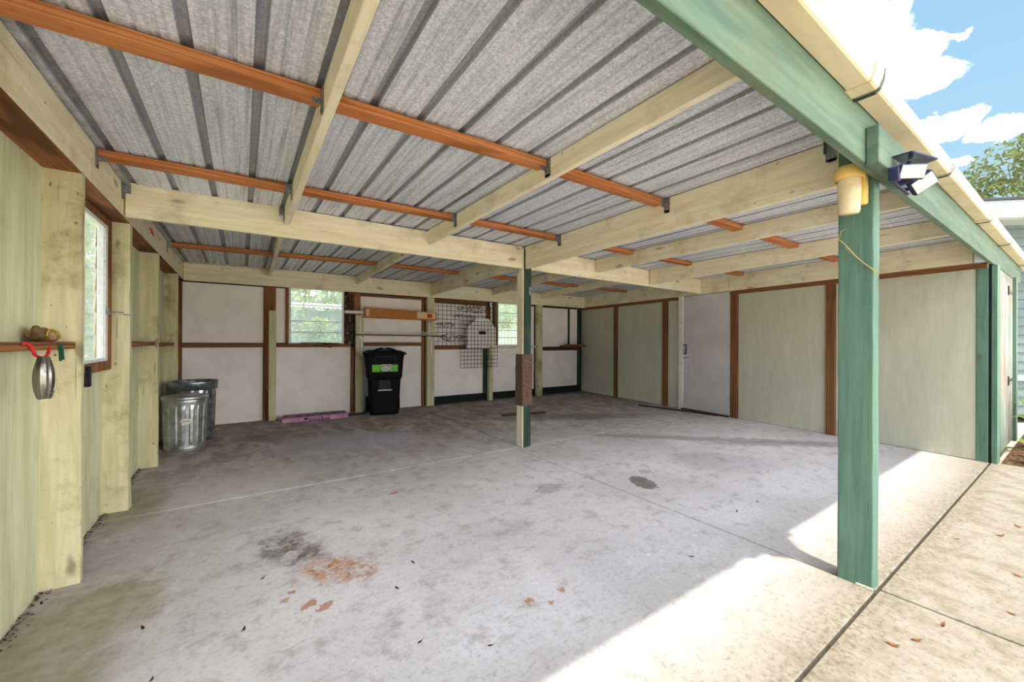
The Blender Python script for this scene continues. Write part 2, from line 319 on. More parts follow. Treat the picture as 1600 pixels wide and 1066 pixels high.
def leafmat(name, c1, c2):
    m, g = newmat(name); p = g.pos(); f = g.noise(p, 5., 3)
    n = g.bsdf(g.mix(g.ramp(f, .35, .65), lin(c1), lin(c2)), .6, 0, None, .25); tr = g.node('ShaderNodeBsdfTranslucent'); tr.inputs[0].default_value = lin(c2)
    mx = g.node('ShaderNodeMixShader'); mx.inputs[0].default_value = .35; o = [q for q in g.n if q.type == 'OUTPUT_MATERIAL'][0]
    g.l.new(n.outputs[0], mx.inputs[1]); g.l.new(tr.outputs[0], mx.inputs[2]); g.l.new(mx.outputs[0], o.inputs[0]); return m
MAT['leafA'] = leafmat('mid_green_leaves', (70, 98, 44), (118, 142, 72)); MAT['leafB'] = leafmat('yellow_green_leaves', (104, 128, 62), (160, 176, 98))
MAT['leafC'] = leafmat('dull_olive_leaves', (74, 88, 52), (116, 126, 78)); MAT['bark'] = flat('grey_bark', (128, 116, 98), .9)
MAT['deadleaf'] = flat('dead_brown_leaf', (120, 72, 40), .8); MAT['darkleaf'] = flat('dark_dead_leaf', (54, 40, 34), .8)
MAT['dirt'] = flat('brown_dirt', (92, 72, 54), .95, 0, .1, .4, 30); MAT['hose'] = flat('blue_edging', (40, 62, 100), .5)
MAT['fenceb'] = flat('blue_green_shed_boards', (62, 98, 98), .8, 0, .2, .2, 6); MAT['pick'] = flat('pale_fence_paint', (136, 142, 132), .8); MAT['rfw'] = flat('white_corrugated_roof', (176, 180, 184), .5)
MAT['teal'] = MAT['green_z']
def mat_pale_sand():
    m, g = newmat('pale_sandy_ground'); p = g.pos(); n = g.noise(p, 3., 6, .7)  # ground beyond the slabs, made pale and sandy to bounce light in
    g.bsdf(g.mix(g.ramp(n, .35, .65), lin((186, 182, 152)), lin((206, 198, 172))), .95, 0, g.bump(n, .5, .02), .1); return m
MAT['pale_sand'] = mat_pale_sand()

# ---------------------------------------------------------------- mesh helpers
def bx(bm, x0, x1, y0, y1, z0, z1, bev=0.):
    vs = [bm.verts.new((x, y, z)) for x in (x0, x1) for y in (y0, y1) for z in (z0, z1)]
    fs = [bm.faces.new([vs[i] for i in q]) for q in ((0, 1, 3, 2), (4, 6, 7, 5), (0, 4, 5, 1), (2, 3, 7, 6), (0, 2, 6, 4), (1, 5, 7, 3))]
    if bev:
        es = list({e for f in fs for e in f.edges}); bmesh.ops.bevel(bm, geom=es, offset=bev, segments=1, affect='EDGES')
    return bm
def hexa(bm, pts):
    """8 points: bottom ring a,b,c,d then top ring"""
    vs = [bm.verts.new(p) for p in pts]
    for q in ((3, 2, 1, 0), (4, 5, 6, 7), (0, 1, 5, 4), (1, 2, 6, 5), (2, 3, 7, 6), (3, 0, 4, 7)): bm.faces.new([vs[i] for i in q])
    return bm
def beam(bm, a, b, wd, z0a, z1a, z0b=None, z1b=None, bev=.002):
    """board from plan point a to b, width wd centred on the line"""
    z0b = z0a if z0b is None else z0b; z1b = z1a if z1b is None else z1b
    A, B = Vector((a[0], a[1], 0)), Vector((b[0], b[1], 0)); d = (B-A).normalized(); n = Vector((-d.y, d.x, 0))*wd/2
    pts = [A-n+Vector((0, 0, z0a)), B-n+Vector((0, 0, z0b)), B+n+Vector((0, 0, z0b)), A+n+Vector((0, 0, z0a)), A-n+Vector((0, 0, z1a)), B-n+Vector((0, 0, z1b)), B+n+Vector((0, 0, z1b)), A+n+Vector((0, 0, z1a))]
    k = len(bm.edges); hexa(bm, pts)
    if bev:
        bm.edges.ensure_lookup_table(); bmesh.ops.bevel(bm, geom=list(bm.edges)[k:], offset=bev, segments=1, affect='EDGES')
    return bm
def tube(bm, pts, r, seg=8, caps=True, r2=None):
    pts = [Vector(p) for p in pts]; rings = []; N = len(pts)
    ref = Vector((0, 0, 1))
    for i, p in enumerate(pts):
        d = (pts[min(i+1, N-1)]-pts[max(i-1, 0)]).normalized()
        a = d.cross(ref)
        if a.length < .05: a = d.cross(Vector((1, 0, 0)))
        a.normalize(); b = d.cross(a); rad = r if r2 is None else r+(r2-r)*i/(N-1)
        rings.append([bm.verts.new(p+a*math.cos(2*math.pi*k/seg)*rad+b*math.sin(2*math.pi*k/seg)*rad) for k in range(seg)])
    for i in range(N-1):
        for k in range(seg): bm.faces.new((rings[i][k], rings[i][(k+1) % seg], rings[i+1][(k+1) % seg], rings[i+1][k]))
    if caps: bm.faces.new(rings[0][::-1]); bm.faces.new(rings[-1])
    return bm
def lathe(bm, prof, seg=32, c=(0, 0), flute=None):
    rings = []
    for r, z in prof:
        ring = []
        for k in range(seg):
            a = 2*math.pi*k/seg; rr = r if not flute else flute(r, z, k)
            ring.append(bm.verts.new((c[0]+rr*math.cos(a), c[1]+rr*math.sin(a), z)))
        rings.append(ring)
    for i in range(len(prof)-1):
        for k in range(seg): bm.faces.new((rings[i][k], rings[i][(k+1) % seg], rings[i+1][(k+1) % seg], rings[i+1][k]))
    return rings
def NB(): return bmesh.new()
WP = {}     # world position of each parent
def obj(name, bm, mat, parent=None, kind=None, label=None, smooth=False, local=False, base=None):
    """base: world point used as the object's origin (top-level meshes); local: vertices already relative to the parent"""
    sh = Vector((0, 0, 0))
    if parent is not None and not local: sh = WP.get(parent.name, Vector((0, 0, 0)))
    if base is not None: sh = Vector(base)
    if sh.length: bmesh.ops.translate(bm, verts=bm.verts, vec=-sh)
    bmesh.ops.recalc_face_normals(bm, faces=bm.faces)
    me = bpy.data.meshes.new(name); bm.to_mesh(me); bm.free()
    if isinstance(mat, (list, tuple)):
        for q in mat: me.materials.append(MAT[q])
    else: me.materials.append(MAT[mat])
    if smooth:
        for p_ in me.polygons: p_.use_smooth = True
    o = bpy.data.objects.new(name, me); COL.objects.link(o)
    if parent is not None: o.parent = parent; WP[o.name] = WP.get(parent.name, Vector((0, 0, 0)))
    if base is not None: o.location = base; WP[o.name] = Vector(base)
    if kind: o['kind'] = kind
    if label: o['label'] = label
    return o
def empty(name, loc=(0, 0, 0), rz=0, kind=None):
    o = bpy.data.objects.new(name, None); o.empty_display_size = .1; COL.objects.link(o); o.location = loc; o.rotation_euler = (0, 0, rz); WP[o.name] = Vector(loc)
    if kind: o['kind'] = kind
    return o
def tag(o, label, cat, group=None):
    o['label'] = label; o['category'] = cat
    if group: o['group'] = group
    return o
def thing(name, label, cat, loc, rz=0, group=None): return tag(empty(name, loc, rz), label, cat, group)
def box(name, mat, parent, *c, bev=.002, label=None, **k): return obj(name, bx(NB(), *c, bev), mat, parent, label=label, **k)
def copy_tree(o, parent=None, **kw):
    c = o.copy(); COL.objects.link(c); c.parent = parent
    for ch in list(o.children): copy_tree(ch, c)
    return c

D = 7.376
RA = R(-5.7133)
def RW(y, o=0., z=0.):          # point on the right wall at depth y, o metres out from it
    s = (D-y)/math.cos(RA); d = Vector((math.sin(RA), -math.cos(RA), 0)); n = Vector((-math.cos(RA), -math.sin(RA), 0)); n = Vector((-math.cos(RA), -math.sin(RA)*-1*-1, 0))
    n = Vector((d.y, -d.x, 0))
    return Vector((7.977, D, 0)) + d*s + n*o + Vector((0, 0, z))
def rbx(bm, y0, y1, o0, o1, z0, z1):
    a, b, c, d = RW(y0, o0), RW(y1, o0), RW(y1, o1), RW(y0, o1)
    return hexa(bm, [q+Vector((0, 0, z0)) for q in (a, b, c, d)]+[q+Vector((0, 0, z1)) for q in (a, b, c, d)])
def rbox(name, mat, parent, *c, bev=.002, label=None):
    bm = rbx(NB(), *c)
    if bev: bmesh.ops.bevel(bm, geom=list(bm.edges), offset=bev, segments=1, affect='EDGES')
    return obj(name, bm, mat, parent, label=label)
def rz(x): return 2.335+.04*max(0, min(x, 2.4))/2.4      # underside of the roof sheets

# ================================================================ SETTING
# ---- floor: concrete slabs with open joints over a dirt bed
fl = empty('floor', kind='structure')
J = .007
def slab(x0, x1, y0, y1):
    bm = bx(NB(), x0, x1, y0, y1, -.1, 0, .004); return obj('slab', bm, 'floor', fl)
slab(-.2, 3.475-J, .62+J, 3.835-J); slab(3.475+J, 8.2, .62+J, 3.835-J); slab(-.2, 3.56-J, 3.835+J, 7.6); slab(3.56+J, 8.2, 3.835+J, 7.6)
slab(-3.0, 3.50-J, -3.4, .62-J); slab(3.50+J, 7.35, -3.4, .62-J)
for i in range(4):
    for j in range(4): slab(-6.0+4.4*i+J, -6.0+4.4*(i+1)-J, -3.4-4*(j+1)+J, -3.4-4*j-J)  # unseen driveway behind the camera, spread wide to bounce light inside
bm = NB(); x = 3.74
while x < 5.8: bx(bm, x, x+random.uniform(.05, .16), 3.829, 3.845, -.01, .0015); x += random.uniform(.12, .2)
x = 1.3
while x < 3.5: bx(bm, x, x+random.uniform(.03, .14), 3.830, 3.840, -.01, .0005); x += random.uniform(.2, .45)
obj('joint_filler', bm, 'caulk', fl, label='crumbling pale filler in the cross joint')
gd = NB(); bx(gd, -60, 90, -60, 80, -.5, -.104); obj('ground', gd, 'pale_sand', None, kind='structure')

# ---- left wall
wl = empty('wall_left', kind='structure')
box('panel', 'ply', wl, -.02, 0, .60, 1.70, .0, 2.11); box('panel', 'ply', wl, -.02, 0, 1.706, 2.95, .0, 2.11)
box('panel', 'ply', wl, -.02, 0, 2.955, 4.03, .0, 1.04); box('panel', 'ply', wl, -.02, 0, 4.035, 5.23, .0, 2.11)
box('panel', 'ply', wl, -.02, 0, 5.235, 6.45, .0, 2.11); box('panel', 'ply', wl, -.02, 0, 6.455, 7.38, .0, 2.11)
for y0, y1 in ((1.0, 1.05), (2.937, 2.985), (4.0, 4.08), (5.21, 5.262), (6.67, 6.72)):
    bm = bx(NB(), 0, .14, y0, y1, 0, 2.105)
    bmesh.ops.subdivide_edges(bm, edges=[e for e in bm.edges if abs(e.verts[0].co.z-e.verts[1].co.z) > 1], cuts=14)
    for v in bm.verts:
        if v.co.x > .1: v.co.x += random.uniform(-.003, .003)
    obj('stud', bm, 'post_cream', wl)
for y0, y1 in ((.6, 3.05), (3.055, 5.25), (5.255, 7.2)):
    box('top_beam', 'cream_y', wl, .095, .14, y0, y1, 2.112, rz(.14)-.003)
    box('top_plate', 'brown_y', wl, 0, .137, y0, y1, 2.105, 2.14, label='bare brown underside of the top beam')
box('top_fill', 'cream_y', wl, -.02, .02, .6, 7.38, 2.142, 2.31)
box('girt', 'brown_y', wl, 0, .12, 1.052, 2.935, 1.205, 1.24); box('girt', 'brown_y', wl, 0, .12, 4.082, 5.208, 1.197, 1.236); box('girt', 'brown_y', wl, 0, .11, 5.264, 6.668, 1.18, 1.22)
box('sill_plate', 'darktrim', wl, -.10, -.022, .6, 7.38, -.09, .12)
# leaf litter and rotten strip at the foot of the left wall
bm = NB()
for i in range(900):
    y = random.uniform(1.2, 6.6); x = abs(random.gauss(0, .02)); s = random.uniform(.004, .013); z = random.uniform(0, .016)*max(0, 1-x/.06)
    a = random.uniform(0, 6.3); u = Vector((math.cos(a), math.sin(a), random.uniform(-.5, .5)))*s; v = Vector((-math.sin(a), math.cos(a), random.uniform(-.5, .5)))*s*.5
    c = Vector((x+.004, y, z+.003)); q = [bm.verts.new(c+k) for k in (u, v, -u, -v)]; bm.faces.new(q)
lt = tag(obj('leaf_litter', bm, 'dirt', None, kind='stuff', base=(0, 3, 0)), 'thin line of brown leaf litter along the foot of the left wall', 'litter')

# ---- window in the left wall
w1 = empty('window_1', (0, 3.5, 1.55), kind='structure')
bm = NB(); bx(bm, -.03, .045, 3.955, 3.998, 1.04, 2.10, .002); bx(bm, -.03, .045, 2.988, 3.03, 1.04, 2.10, .002); bx(bm, -.03, .045, 3.031, 3.954, 1.04, 1.10, .002); bx(bm, -.03, .045, 3.031, 3.954, 2.06, 2.10, .002)
obj('window_frame', bm, 'brown_z', w1)
bm = NB(); bx(bm, -.01, .035, 3.90, 3.953, 1.102, 2.058, .002); bx(bm, -.01, .035, 3.033, 3.075, 1.102, 2.058, .002); bx(bm, -.01, .035, 3.076, 3.899, 1.102, 1.125, .002); bx(bm, -.01, .035, 3.076, 3.899, 2.03, 2.058, .002)
bx(bm, .0, .03, 3.865, 3.88, 1.126, 2.03, .001); bx(bm, .005, .035, 3.845, 3.857, 1.126, 2.03, .001)
for k in range(6): bx(bm, .02, .045, 3.85, 3.89, 1.18+k*.155, 1.20+k*.155, .002)
obj('jalousie_track', bm, 'alu', w1)
for k in range(6):
    z = 1.127+k*.15; hx = NB(); hexa(hx, [(-.012, 3.08, z), (-.007, 3.08, z), (-.007, 3.845, z), (-.012, 3.845, z), (-.004, 3.08, z+.158), (.001, 3.08, z+.158), (.001, 3.845, z+.158), (-.004, 3.845, z+.158)])
    obj('pane', hx, 'glass', w1)
bm = NB(); tube(bm, [(.03, 3.93, 1.448), (.06, 3.93, 1.448), (.116, 3.935, 1.447), (.122, 3.935, 1.432), (.155, 3.935, 1.430)], .004, 6); bx(bm, .03, .05, 3.90, 3.95, 1.43, 1.475, .003)
obj('crank', bm, 'galv', w1, label='dark metal crank handle')

# ---- back wall
wb = empty('wall_back', (0, D, 0), kind='structure')
ZB = D
bm = NB()
for x0, x1, z0, z1 in ((-.02, 1.45, .0, 2.4), (1.45, 2.29, 0, 1.19), (1.45, 2.29, 2.12, 2.4), (2.29, 5.42, 0, 2.4), (5.42, 6.22, 0, 1.16), (5.42, 6.22, 2.10, 2.4), (6.22, 8.0, 0, 2.4)): bx(bm, x0, x1, ZB, ZB+.02, z0, z1)
obj('sheathing', bm, 'black', wb)
def pan(x0, x1, z0, z1, mat='foam'): return box('panel', mat, wb, x0, x1, ZB-.03, ZB-.012, z0, z1, bev=.002)
pan(.12, 1.105, 1.215, 2.09); pan(1.272, 1.405, 1.215, 2.09)
pan(2.56, 3.70, 1.225, 2.045); pan(3.93, 5.15, 1.165, 2.005, 'print'); pan(5.243, 5.305, 1.165, 2.09)
pan(6.24, 6.44, 1.13, 2.07); pan(6.59, 7.487, 1.13, 2.06); pan(7.523, 7.80, 1.13, 2.06)
pan(.12, 1.10, .0, 1.145); pan(1.275, 2.40, .0, 1.145); pan(2.56, 3.70, .0, 1.16); pan(3.955, 5.07, .155, 1.085); pan(5.24, 6.44, .155, 1.11); pan(6.59, 7.80, .165, 1.04)
YB0, YB1 = ZB-.07, ZB-.0305
def stud(x0, x1, z0, z1, mat='brown_z', y0=None, name='stud', label=None): return box(name, mat, wb, x0, x1, YB0 if y0 is None else y0, YB1, z0, z1, label=label)
stud(.076, .119, 0, 2.09); stud(1.106, 1.134, 0, 2.09); stud(1.136, 1.17, 0, 1.718); stud(1.136, 1.271, 1.72, 2.09); stud(1.405, 1.448, 1.215, 2.12)
stud(2.29, 2.445, 1.2, 2.12, 'rot', label='rotten black-brown timber beside the window'); stud(2.447, 2.558, 1.70, 2.09); stud(2.402, 2.447, 0, 1.145)
stud(3.702, 3.75, 0, 2.09); stud(5.152, 5.242, 1.62, 2.0); stud(5.306, 5.345, 1.165, 2.1, 'dgreen'); stud(5.347, 5.42, 1.165, 2.1)
stud(3.925, 3.953, .155, 1.09, 'dgreen'); stud(5.075, 5.14, .155, 1.1, 'dgreen'); stud(7.488, 7.522, 1.13, 2.06, 'dgreen'); stud(7.80, 7.86, .16, 2.06, 'dgreen')
for x0, x1, z0, z1, mt in ((.12, 1.104, 1.146, 1.213, 'brown_x'), (1.273, 2.40, 1.146, 1.20, 'brown_x'), (2.56, 3.70, 1.163, 1.222, 'brown_x'), (3.955, 5.30, 1.09, 1.16, 'brown_x'), (5.347, 6.44, 1.115, 1.163, 'cream_x'), (6.59, 7.798, 1.045, 1.125, 'darktrim')):
    stud(x0, x1, z0, z1, mt, ZB-.09, 'girt')
for x0, x1, z0, z1, mt in ((2.56, 3.70, 2.048, 2.085, 'brown_x'), (3.955, 5.15, 2.008, 2.085, 'brown_x'), (6.59, 7.86, 2.062, 2.085, 'darktrim')): stud(x0, x1, z0, z1, mt, ZB-.09, 'trim')
for x0, x1 in ((3.955, 5.14), (5.245, 6.44), (6.59, 7.86)): stud(x0, x1, 0, .15, 'black', ZB-.05, 'base_board', 'black-green base board')
for x0, x1, z1 in ((1.172, 1.27, 1.72), (2.462, 2.585, 1.70), (3.765, 3.91, 2.09), (5.152, 5.24, 1.16), (6.445, 6.585, 2.09)):
    box('post', 'post_cream', wb, x0, x1, ZB-.17, YB0-.001 if x0 != 3.765 else YB0-.001, 0, z1, bev=.003)
box('top_beam', 'cream_x', wb, .142, 4.2, ZB-.17, ZB-.13, 2.095, 2.37, bev=.003); box('top_beam', 'cream_x', wb, 4.203, 7.93, ZB-.17, ZB-.13, 2.095, 2.37, bev=.003)
# loose splinters on the sill of the second window
for k, (a, b) in enumerate((((1.62, 1.215), (2.12, 1.205)), ((1.80, 1.17), (2.08, 1.142)), ((1.95, 1.19), (2.2, 1.205)))):
    bm = NB(); tube(bm, [(a[0], ZB-.10, a[1]), ((a[0]+b[0])/2, ZB-.105, (a[1]+b[1])/2+.006), (b[0], ZB-.1, b[1])], .009, 5); obj('splinter', bm, 'darktrim', wb)

def backwin(name, x0, x1, z0, z1, rows, fx):
    w_ = empty(name, ((x0+x1)/2, ZB, z0), kind='structure')
    bm = NB(); bx(bm, x0, x0+fx, ZB-.05, ZB+.03, z0, z1, .002); bx(bm, x1-fx, x1, ZB-.05, ZB+.03, z0, z1, .002); bx(bm, x0+fx, x1-fx, ZB-.05, ZB+.03, z0, z0+.02, .002); bx(bm, x0+fx, x1-fx, ZB-.05, ZB+.03, z1-.02, z1, .002)
    obj('window_frame', bm, 'alu', w_)
    for k in range(len(rows)-1):
        a, b = rows[k], rows[k+1]; bm = NB()
        hexa(bm, [(x0+fx, ZB+.012, a), (x1-fx, ZB+.012, a), (x1-fx, ZB+.018, a), (x0+fx, ZB+.018, a), (x0+fx, ZB-.004, b), (x1-fx, ZB-.004, b), (x1-fx, ZB+.002, b), (x0+fx, ZB+.002, b)])
        p_ = obj('pane', bm, 'glass', w_)
        if k: bm = bx(NB(), x0+fx, x1-fx, ZB-.012, ZB+.010, a-.006, a+.006); obj('pane_edge', bm, 'alu', w_)
backwin('window_2', 1.45, 2.29, 1.2, 2.12, (1.22, 1.395, 1.575, 1.84, 2.10), .03)
backwin('window_3', 5.42, 6.22, 1.165, 2.10, (1.185, 1.34, 1.50, 1.67, 1.88, 2.08), .03)

# ---- right wall (runs slightly off square)
wr = empty('wall_right', tuple(RW(3.5)), kind='structure')
def rp(y0, y1, z0=0.004, z1=2.05): return rbox('panel', 'sage', wr, y0, y1, -.012, .0, z0, z1)
rbox('sheathing', 'black', wr, 7.37, 4.44, -.03, -.013, 0, 2.36); rbox('sheathing', 'black', wr, 3.44, .80, -.03, -.013, 0, 2.30); rbox('sheathing', 'black', wr, 4.439, 3.441, -.03, -.013, 2.101, 2.30)
for a, b in ((7.372, 6.19), (6.07, 4.83), (4.70, 4.445), (3.305, 2.08), (1.97, .72)): rp(a, b)
for a, b in ((6.18, 6.08), (4.82, 4.71), (3.43, 3.31), (2.076, 1.975)): rbox('stud', 'brown_z', wr, a, b, -.01, .028, 0, 2.045)
for a, b in ((7.37, 4.445), (3.43, .64)): rbox('top_trim', 'brown_y', wr, a, b, .001, .035, 2.046, 2.105)
for a, b in ((7.20, 4.0), (3.99, 3.44), (3.436, .735)): rbox('top_beam', 'cream_y', wr, a, b, .0, .04, 2.107, 2.372)
d1 = empty('door_1', tuple(RW(3.9)), kind='structure')
rbox('door_slab', 'door', d1, 4.345, 3.452, -.02, .012, .012, 2.10, bev=.003)
rbox('door_jamb', 'wpaint', d1, 4.442, 4.35, -.012, .03, 0, 2.105); rbox('door_jamb', 'wpaint', d1, 3.449, 3.435, -.012, .022, 0, 2.105)
rbox('door_sill', 'darktrim', d1, 4.36, 3.44, .012, .06, 0, .025)
rbox('keypad', 'navy', d1, 4.325, 4.27, .013, .035, 1.03, 1.21, label='dark keypad lock')
for k in range(4): rbox('key_row', 'alu', d1, 4.315, 4.28, .0355, .038, 1.06+k*.035, 1.08+k*.035, bev=0)
bm = NB(); a_ = RW(4.298, .02, .965); tube(bm, [a_, RW(4.298, .06, .965), RW(4.29, .065, .965), RW(4.19, .065, .965)], .009, 8); obj('door_handle', bm, 'galv', d1, label='bronze lever handle')

# ---- ceiling: roof sheets, rafters, purlins, beam
ce = empty('ceiling', (3.5, 4, 2.36), kind='structure')
RS = .2275
def sheet(x0, nr, y0, y1, dz):
    pts = []; x = x0-.03
    pts.append((x, 0))
    for k in range(nr):
        c = x0+k*RS
        pts += [(c-.021, 0), (c-.014, .022), (c+.014, .022), (c+.021, 0)]
        if k < nr-1:
            for m_ in (.36, .64): cc_ = c+RS*m_; pts += [(cc_-.010, 0), (cc_-.004, .006), (cc_+.004, .006), (cc_+.010, 0)]
    pts.append((x0+(nr-1)*RS+.03, 0))
    bm = NB(); ys = [y0+(y1-y0)*i/12 for i in range(13)]; rows = []
    for y in ys: rows.append([bm.verts.new((px_, y, rz(px_)+dz+h+.0012*math.sin(y*5+px_*9))) for px_, h in pts])
    for i in range(12):
        for k in range(len(pts)-1): bm.faces.new((rows[i][k], rows[i][k+1], rows[i+1][k+1], rows[i+1][k]))
    bmesh.ops.recalc_face_normals(bm, faces=bm.faces)
    gv = bmesh.ops.extrude_face_region(bm, geom=list(bm.faces)); bmesh.ops.translate(bm, verts=[v for v in gv['geom'] if isinstance(v, bmesh.types.BMVert)], vec=(0, 0, .0009))
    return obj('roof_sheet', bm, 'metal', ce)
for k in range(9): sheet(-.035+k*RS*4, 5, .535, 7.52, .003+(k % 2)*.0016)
def ceil_beam(name, mat, a, b, wd, *z, bev=.003): return obj(name, beam(NB(), a, b, wd, *z, bev=bev), mat, ce)
for (xa, za, xb, zb) in ((1.13, 2.215, 1.125, 2.23), (2.395, 2.232, 2.385, 2.26), (3.61, 2.11, 3.555, 2.118), (4.83, 2.195, 4.80, 2.235), (6.07, 2.14, 6.06, 2.22)):
    big = xa == 3.61
    ceil_beam('rafter', 'cream_y', (xa, 3.795 if xa < 3.7 else 3.80+(xa-3.68)*.046-.02), (xb, .785 if big else .633), .04, za, rz(xa)-.004, zb, rz(xb)-.002)
for (xa, xb, z) in ((1.125, 1.18, 2.25), (2.37, 2.48, 2.24), (3.58, 3.85, 2.13), (4.82, 5.22, 2.24), (6.06, 6.55, 2.24)):
    ya = 3.845 if xa < 3.5 else (3.925 if xa < 3.7 else 3.845+(xa-3.68)*.046)
    ceil_beam('rafter', 'cream_y', (xa, ya), (xb, 7.203), .04, z, rz(xa)-.004)
ceil_beam('cross_beam', 'cream_x', (.148, 3.818), (3.555, 3.822), .042, 2.112, 2.352, 2.112, 2.366)
ceil_beam('cross_beam', 'cream_x', (3.685, 3.822), (7.60, 4.0), .042, 2.108, 2.37, 2.122, 2.37)
def purlins(ya, yb, xs, z0):
    for a, b in zip(xs[:-1], xs[1:]):
        a2, b2 = a+.022, b-.022
        if a == xs[0]: a2 = a+.002
        if b == xs[-1]: b2 = b-.002
        hx = NB(); jit = random.uniform(-.006, .006)
        hexa(hx, [(a2, ya+jit, rz(a2)-.042), (b2, ya-jit, rz(b2)-.042), (b2, yb-jit, rz(b2)-.042), (a2, yb+jit, rz(a2)-.042), (a2, ya+jit, rz(a2)-.002), (b2, ya-jit, rz(b2)-.002), (b2, yb-jit, rz(b2)-.002), (a2, yb+jit, rz(a2)-.002)])
        bmesh.ops.bevel(hx, geom=list(hx.edges), offset=.002, segments=1, affect='EDGES'); obj('purlin', hx, 'orange_x', ce)
purlins(1.905, 1.995, (.14, 1.128, 2.39, 3.58, 4.81, 6.065, RW(1.95, .045).x), 2.32)
purlins(3.19, 3.28, (.14, 1.13, 2.393, 3.60, 4.82, 6.07, RW(3.23, .045).x), 2.32)
purlins(5.755, 5.845, (.14, 1.157, 2.435, 3.733, 5.05, 6.34, RW(5.8, .045).x), 2.32)
def hanger(x, y, s=1):
    bm = NB(); z = rz(x); bx(bm, x, x+s*.003, y-.055, y-.005, z-.115, z-.003); bx(bm, x, x+s*.035, y-.008, y-.003, z-.07, z-.003)
    hexa(bm, [(x+s*.0, y-.05, z-.12), (x+s*.003, y-.05, z-.12), (x+s*.003, y-.02, z-.12), (x, y-.02, z-.12), (x, y-.055, z-.1), (x+s*.003, y-.055, z-.1), (x+s*.003, y-.005, z-.1), (x, y-.005, z-.1)]); obj('joist_hanger', bm, 'galv', ce)
for x, y, s in ((.142, 3.20, 1), (1.106, 3.20, -1), (2.371, 3.20, -1), (3.575, 3.20, -1), (3.555, 1.91, -1), (2.366, 1.92, -1), (1.104, 1.915, -1), (.142, 5.76, 1), (.145, 3.79, 1), (3.53, .86, -1), (1.107, 3.79, -1)): hanger(x, y, s)

# ================================================================ OPEN FRONT
hd = tag(obj('header_beam', bx(NB(), -.1, 7.378, .596, .6315, 2.078, 2.352, .003), 'header', None, base=(0, .61, 2.078)), 'long faded green header beam carrying the open front of the roof', 'beam')
tag(obj('lumber_block', bx(NB(), 3.18, 3.72, .547, .595, 2.064, 2.238, .004), 'header', None, base=(3.18, .57, 2.064)), 'short green block screwed to the header beside the front post', 'block')
fp = thing('support_post', 'thick green front post standing at the edge of the sunlit slab', 'post', (3.503, .704, 0))
bm = bx(NB(), 3.456, 3.551, .632, .776, 0, 2.36); bmesh.ops.subdivide_edges(bm, edges=[e for e in bm.edges if abs(e.verts[0].co.z-e.verts[1].co.z) > 1], cuts=20)
for v in bm.verts: v.co.x += random.uniform(-.0015, .0015); v.co.y += random.uniform(-.0015, .0015)
bmesh.ops.bevel(bm, geom=[e for e in bm.edges if abs(e.verts[0].co.x-e.verts[1].co.x) < .01 and abs(e.verts[0].co.y-e.verts[1].co.y) < .01], offset=.004, segments=1, affect='EDGES')
obj('shaft', bm, 'green_z', fp)
box('base_plate', 'cream_z', fp, 3.45, 3.4555, .628, .70, 0, .012)
# centre post
cp = thing('support_post', 'centre post with green and cream faces under the cross beam', 'post', (3.62, 3.86, 0))
box('shaft', 'cream_z', cp, 3.56, 3.681, 3.803, 3.92, 0, 2.345, bev=.003)
box('green_face', 'dgreen', cp, 3.573, 3.682, 3.7995, 3.8028, 0, 2.34, label='flaking green painted face')
wrp = NB(); bx(wrp, 3.549, 3.692, 3.788, 3.932, .49, 1.10)
bmesh.ops.subdivide_edges(wrp, edges=list(wrp.edges), cuts=9, use_grid_fill=True)
for v in wrp.verts: v.co += Vector((random.uniform(-1, 1), random.uniform(-1, 1), 0))*.003
obj('carpet_wrap', wrp, 'wcanvas', cp, label='brown fuzzy carpet wrapped round the middle')
bm = NB(); tube(bm, [(3.66, 3.795, 1.86), (3.66, 3.77, 1.86), (3.66, 3.76, 1.83), (3.66, 3.77, 1.80), (3.66, 3.785, 1.81)], .006, 6); bx(bm, 3.645, 3.675, 3.793, 3.799, 1.80, 1.90); obj('rope_cleat', bm, 'galv', cp)

# gutter with brackets and slip joints
gt = thing('gutter', 'long stained cream rain gutter running along the roof edge', 'gutter', (0, .55, 2.31))
GP = [(.594, 2.352), (.594, 2.316), (.591, 2.312), (.522, 2.312), (.514, 2.317), (.506, 2.345), (.500, 2.376), (.510, 2.382), (.511, 2.374), (.506, 2.372), (.511, 2.346), (.519, 2.321), (.588, 2.318), (.589, 2.352)]
def gprof(x0, x1, sc=1.):
    bm = NB(); cy, cz = .55, 2.345
    def P_(y, z): return ((y-cy)*sc+cy, (z-cz)*sc+cz)
    A = [bm.verts.new((x0, *P_(y, z))) for y, z in GP]; B = [bm.verts.new((x1, *P_(y, z))) for y, z in GP]; n = len(GP)
    for i in range(n): bm.faces.new((A[i], A[(i+1) % n], B[(i+1) % n], B[i]))
    bm.faces.new(A[::-1]); bm.faces.new(B); return bm
for a, b in ((-2.0, 2.98), (2.984, 6.1), (6.104, 12.0)): obj('gutter_run', gprof(a, b), 'gut', gt)
for x in (2.92, 6.06): obj('slip_joint', gprof(x, x+.085, 1.13), 'gut', gt, label='cream slip joint')
def strap(x, mat='bracket'):
    bm = NB(); pts = [(.595, 2.304), (.522, 2.304), (.507, 2.318), (.496, 2.35), (.492, 2.392)]
    for (ya, za), (yb, zb) in zip(pts[:-1], pts[1:]): hexa(bm, [(x, ya, za-.004), (x+.02, ya, za-.004), (x+.02, ya, za), (x, ya, za), (x, yb, zb-.004), (x+.02, yb, zb-.004), (x+.02, yb, zb), (x, yb, zb)])
    return obj('bracket', bm, mat, gt, label='dark green strap bracket')
for x in (-.2, 1.4, 3.01, 4.47, 6.155, 7.57, 9.5): strap(x)

